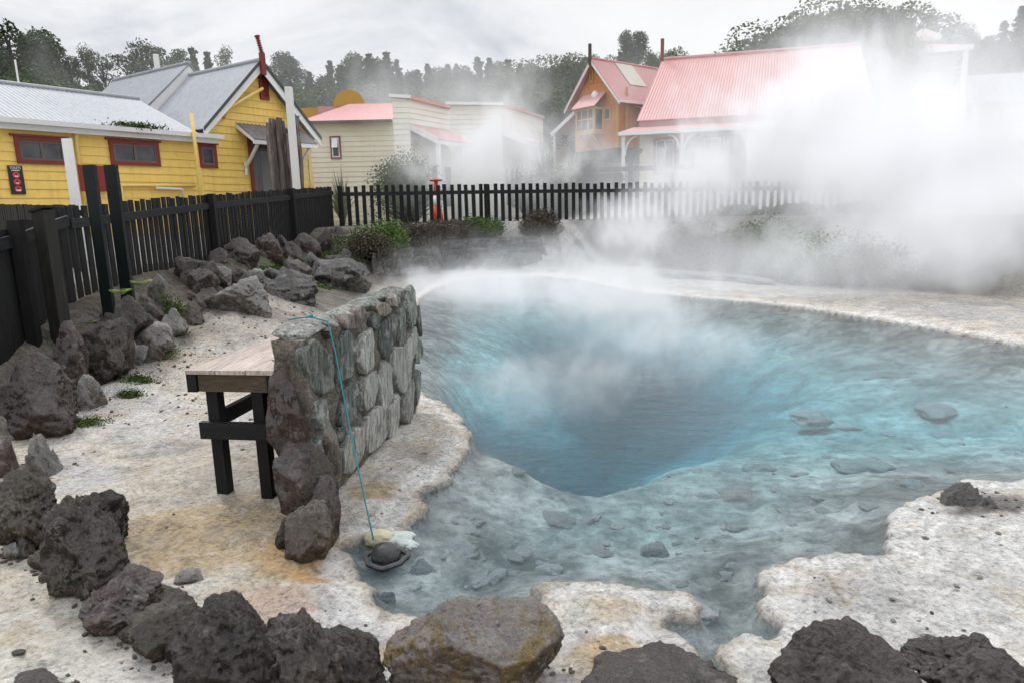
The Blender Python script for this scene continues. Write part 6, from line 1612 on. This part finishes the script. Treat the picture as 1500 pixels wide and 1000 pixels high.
for i, (px, py, s, lb) in enumerate([(125, 620, .16, 'brownish moss tuft at the foot of the largest boulder'), (235, 520, .2, 'brown-green moss on the bank edge below the whitish rock'), (275, 465, .16, 'moss patch at the upper end of the bank'), (205, 555, .14, 'dark moss under the low whitish rock'), (190, 250 + 330, .1, 'small moss tuft on the terrace edge')]):
    p = on_ground(px, py); rg_ = np.random.default_rng(60 + i); C = rg_.normal(size=(1100, 3)) * np.array([s * .55, s * .4, .02]) ; C[:, 2] = np.abs(C[:, 2]) + .0
    V, F_ = leaves(C, .011, rg_, .2, .4)
    z_ = ground_parts(C[:, 0] + p[0], C[:, 1] + p[1])[0] - p[2]; V[:, 2] += np.repeat(np.clip(z_, -.2, .3), 4)
    tag(link('moss', mesh_np('moss', V, F_, MT['moss'], False), None, p), kind='stuff', label=lb)
rg_ = np.random.default_rng(90)
C = np.stack([rg_.uniform(-4.3, -3.3, 9000), rg_.uniform(10.6, 16.5, 9000), np.zeros(9000)], 1)
k = (fbm2(C[:, 0], C[:, 1], 1.2, 3, 91) + .25 - np.abs(C[:, 0] + 3.95) * .6) > 0; C = C[k]
C[:, 2] = ground_parts(C[:, 0], C[:, 1])[0] + .012
V, F_ = leaves(C, .03, rg_, .3, .4)
tag(link('moss', mesh_np('moss', V, F_, MT['moss'], False)), kind='stuff', label='strip of green moss along the rocks by the fence')
gp = YH.px(203, 188, .35); C = rg_.normal(size=(700, 3)) * np.array([.35, .35, .05]); C = C[:, :1] * YH.d + C[:, 2:] * np.array([0, 0, 1]) + C[:, 1:2] * YH.n * .15
V, F_ = leaves(C, .04, rg_); tag(link('moss', mesh_np('moss', V, F_, MT['moss'], False), None, YH.pt(gp[0], zg + .14, .33)), 'moss tuft growing in the gutter of the yellow wing', 'moss')
# leaf on the path
lp = on_ground(28, 957); 
solo('fallen_leaf', MB().prism([lp + np.array([.026 * math.cos(t), .017 * math.sin(t), .006]) for t in np.linspace(0, 2 * PI, 12, False)], (0, 0, .004)), MT['lava_dark'], 'single dark fallen leaf lying on the pale path', 'leaf', lp)
# pebbles on the right sinter and terrace
pm = []
for k in range(3):
    V, Fc = rock_shape(950 + k, 2, 10, .12); pm.append((mesh_np('pebble', V * np.array([1, .8, .55]), Fc, MT['pale'], True), mesh_np('pebble', V * np.array([1, .8, .55]), Fc, MT['lava'], True)))
prg = random.Random(33); n_p = 0
while n_p < 90:
    a, b = prg.uniform(120, 1490), prg.uniform(600, 985)
    q = on_z(a, b, .12); z, sd_, _ = ground_parts(np.array([q[0]]), np.array([q[1]]))
    if sd_[0] < .12 or (q[0] < -.9 and prg.random() < .4): continue
    s = prg.choice([.006, .007, .009, .011, .014]); dk_ = prg.random() < .3
    o = link('pebble', pm[n_p % 3][1 if dk_ else 0], None, (q[0], q[1], float(z[0]) + s * .3)); o.scale = (s * prg.uniform(.8, 1.5), s, s); o.rotation_euler = (0, 0, prg.uniform(0, 6))
    tag(o, 'tiny dark pebble lying on the sinter ground' if dk_ else 'tiny pale pebble lying on the sinter ground', 'pebble', 'dark pebbles' if dk_ else 'pale pebbles'); n_p += 1

gr = np.random.default_rng(123); GV = []; GF = []; nb_ = 0
i1, f1_ = ico(1)
def gravel_at(qx, qy, size):
    global nb_
    z_, sd_, _ = ground_parts(qx, qy); ok = sd_ > .04
    for x_, y_, zz_, s_ in zip(qx[ok], qy[ok], z_[ok], size[ok]):
        v = i1 * (s_ * gr.uniform(.6, 1.2, 3) * np.array([1, 1, .7])) * gr.uniform(.75, 1.15, (len(i1), 1)); a_ = gr.uniform(0, 6.28)
        v = np.stack([v[:, 0] * math.cos(a_) - v[:, 1] * math.sin(a_), v[:, 0] * math.sin(a_) + v[:, 1] * math.cos(a_), v[:, 2]], 1) + np.array([x_, y_, zz_ + s_ * .15])
        GV.append(v); GF.append(f1_ + nb_); nb_ += len(i1)
for o in [o for o in bpy.data.objects if o.name.split('.')[0] in ('rock', 'slab_stone') and o.location.y < 9]:
    cs_ = np.empty(len(o.data.vertices) * 3, np.float32); o.data.vertices.foreach_get('co', cs_); r_ = float(np.abs(cs_.reshape(-1, 3)[:, :2]).max())
    n_ = int(10 + 46 * min(r_, .5)); t_ = gr.uniform(0, 2 * PI, n_); q_ = r_ * gr.uniform(.75, 1.25, n_)
    gravel_at(o.location.x + q_ * np.cos(t_), o.location.y + q_ * np.sin(t_), gr.choice([.005, .007, .010, .015], n_))
n_ = 900; gravel_at(gr.uniform(-4.0, -1.1, n_), gr.uniform(5.2, 11, n_), gr.choice([.006, .009, .013, .02], n_))
tag(link('gravel', mesh_np('gravel', np.concatenate(GV), np.concatenate(GF), MT['lava_brown'], False)), kind='stuff', label='loose gravel round the foot of the rocks')

# ------------------------------------------------------------------ steam
def steam(name, c_, r, dens, seed, scale=.5, thr=.40, soft=.35):
    mt, nt, out = new_mat('steam_%d' % seed)
    oc = objco(nt); ln = N(nt, 'ShaderNodeVectorMath', operation='LENGTH'); L(nt, oc, ln.inputs[0])
    p = pos(nt); mp = N(nt, 'ShaderNodeMapping'); mp.inputs['Location'].default_value = (seed * 3.7, seed * 1.3, seed * .7); mp.inputs['Scale'].default_value = (1, 1, .75); L(nt, p, mp.inputs[0])
    n1 = noise(nt, mp.outputs[0], scale, 4, .58, 1.1)
    mr = N(nt, 'ShaderNodeMapRange', interpolation_type='SMOOTHSTEP'); L(nt, ln.outputs['Value'], mr.inputs[0])
    for k, v in ((1, .15), (2, 1.0), (3, 1.0), (4, 0.0)): mr.inputs[k].default_value = v
    n2 = noise(nt, mp.outputs[0], scale * 3.1, 3, .6, .8)
    val = math_(nt, 'ADD', math_(nt, 'MULTIPLY_ADD', n2, .38, n1), math_(nt, 'MULTIPLY', mr.outputs[0], .42))
    nm = N(nt, 'ShaderNodeMapRange', interpolation_type='SMOOTHSTEP'); L(nt, val, nm.inputs[0])
    for k, v in ((1, .92 + (thr - .43)), (2, .92 + (thr - .43) + soft), (3, 0.0), (4, 1.0)): nm.inputs[k].default_value = v
    d = math_(nt, 'MULTIPLY', math_(nt, 'MULTIPLY', math_(nt, 'MULTIPLY', mr.outputs[0], 5.0, clamp=True), nm.outputs[0]), dens)
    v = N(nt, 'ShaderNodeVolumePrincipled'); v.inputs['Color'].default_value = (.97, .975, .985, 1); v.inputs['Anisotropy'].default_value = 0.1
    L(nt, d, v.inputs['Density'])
    v.inputs['Emission Color'].default_value = (.97, .98, 1, 1); L(nt, math_(nt, 'MULTIPLY', d, STEAM_GLOW), v.inputs['Emission Strength'])  # added emission stands in for light scattered many times in the steam
    L(nt, v.outputs[0], out.inputs['Volume'])
    try: mt.cycles.volume_step_rate = 1.0
    except Exception: pass
    V, Fc = ico(3)
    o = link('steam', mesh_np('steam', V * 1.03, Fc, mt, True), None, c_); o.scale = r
    return tag(o, kind='stuff')
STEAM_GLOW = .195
ST = [((1420, 260), 14.0, (5.6, 3.6, 3.5), .80, .5, .35, .30),
      ((1190, 190), 18.5, (5.4, 2.8, 3.6), 1.05, .55, .37, .30),
      ((1480, 330), 11.0, (3.8, 3.0, 2.0), .55, .55, .34, .35),
      ((1030, 275), 17.0, (3.4, 2.4, 2.2), .85, .8, .41, .28),
      ((920, 330), 16.0, (2.8, 2.0, 1.5), .75, .95, .44, .24),
      ((720, 225), 23.5, (6.0, 2.2, 2.8), .80, .65, .41, .28),
      ((640, 130), 40.0, (12, 6, 4.5), .13, .25, .40, .35),
      ((120, 110), 46.0, (12, 6, 5), .012, .2, .40, .4),
      ((1360, 110), 26.0, (10, 4.0, 5.5), .16, .3, .34, .4),
      ((700, 420), 14.0, (4.2, 3.4, .9), .60, .95, .43, .24),
      ((900, 440), 11.5, (3.4, 2.4, 1.3), .70, 1.1, .43, .24),
      ((1010, 500), 8.6, (2.6, 2.4, .9), .52, 1.3, .46, .24),
      ((800, 560), 7.0, (1.9, 1.7, .8), .55, 1.6, .45, .24),
      ((1280, 390), 11.8, (5.0, 2.6, 1.6), .55, .6, .40, .34),
      ((690, 720), 4.7, (1.0, 1.0, .5), .45, 2.2, .45, .24),
      ((1150, 190), 21.5, (9, 2.6, 5.0), .22, .35, .20, .5),
      ((1400, 230), 16.0, (7.0, 3.2, 4.6), .34, .35, .20, .5),
      ((760, 240), 22.6, (9, 2.0, 3.4), .24, .4, .24, .45),
      ((930, 400), 13.0, (6.5, 4.2, 1.4), .22, .45, .24, .45),
      ((560, 110), 47.0, (30, 8, 8), .020, .2, .18, .5)]
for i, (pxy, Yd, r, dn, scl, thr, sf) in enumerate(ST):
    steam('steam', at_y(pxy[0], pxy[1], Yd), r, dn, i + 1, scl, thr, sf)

# ------------------------------------------------------------------ light
world = bpy.data.worlds.new('World'); SC.world = world; world.use_nodes = True
nt = world.node_tree
for n in list(nt.nodes): nt.nodes.remove(n)
out = N(nt, 'ShaderNodeOutputWorld'); bg = N(nt, 'ShaderNodeBackground', i_Strength=.13)
SUN_EL, SUN_ROT = math.radians(52), math.radians(-35)
sky = N(nt, 'ShaderNodeTexSky', sky_type='NISHITA', sun_disc=False, sun_elevation=SUN_EL, sun_rotation=SUN_ROT)
tc = N(nt, 'ShaderNodeTexCoord'); sx = N(nt, 'ShaderNodeSeparateXYZ'); L(nt, tc.outputs['Generated'], sx.inputs[0])
# flat cloud deck: direction divided by its height
zc_ = math_(nt, 'ADD', math_(nt, 'MAXIMUM', sx.outputs[2], 0.0), .18)
cx_ = N(nt, 'ShaderNodeCombineXYZ'); L(nt, math_(nt, 'DIVIDE', sx.outputs[0], zc_), cx_.inputs[0]); L(nt, math_(nt, 'DIVIDE', sx.outputs[1], zc_), cx_.inputs[1]); cx_.inputs[2].default_value = 4.2
cl = noise(nt, cx_.outputs[0], .9, 8, .6, .5)
cl = math_(nt, 'SUBTRACT', cl, math_(nt, 'MULTIPLY', math_(nt, 'SUBTRACT', sx.outputs[2], .20), .55))
cl = math_(nt, 'ADD', cl, math_(nt, 'MULTIPLY', sx.outputs[0], .10))
cc = ramp(nt, cl, [(.24, (4.3, 4.5, 4.9)), (.36, (6.1, 6.2, 6.4)), (.43, (7.1, 7.1, 7.15)), (.58, (7.6, 7.6, 7.55))])
# an overcast sky is brightest overhead
mr_ = N(nt, 'ShaderNodeMapRange', interpolation_type='SMOOTHSTEP'); L(nt, sx.outputs[2], mr_.inputs[0])
for k, v in ((1, .38), (2, .80), (3, 1.0), (4, 2.7)): mr_.inputs[k].default_value = v
cc = mix(nt, 1, cc, mr_.outputs[0], 'MULTIPLY')
mixc = mix(nt, .93, sky.outputs[0], cc)
L(nt, mixc, bg.inputs[0]); L(nt, bg.outputs[0], out.inputs[0])
sun = bpy.data.lights.new('sun', 'SUN'); sun.energy = 1.5; sun.angle = math.radians(12); sun.color = (1, .97, .92)
so = bpy.data.objects.new('sun', sun); COL.objects.link(so)
sdv = Vector((math.sin(SUN_ROT) * math.cos(SUN_EL), math.cos(SUN_ROT) * math.cos(SUN_EL), math.sin(SUN_EL)))
so.rotation_euler = sdv.to_track_quat('Z', 'Y').to_euler()

SC.render.engine = 'CYCLES'
SC.view_settings.view_transform = 'Standard'; SC.view_settings.look = 'None'; SC.view_settings.exposure = 0; SC.view_settings.gamma = 1
cy = SC.cycles
cy.max_bounces = 6; cy.diffuse_bounces = 2; cy.glossy_bounces = 2; cy.transmission_bounces = 2; cy.transparent_max_bounces = 12; cy.volume_bounces = 1
cy.volume_max_steps = 96; cy.volume_step_rate = 2.0
cy.use_denoising = True
try: cy.denoiser = 'OPENIMAGEDENOISE'
except Exception: pass
cy.use_adaptive_sampling = True; cy.adaptive_threshold = .035
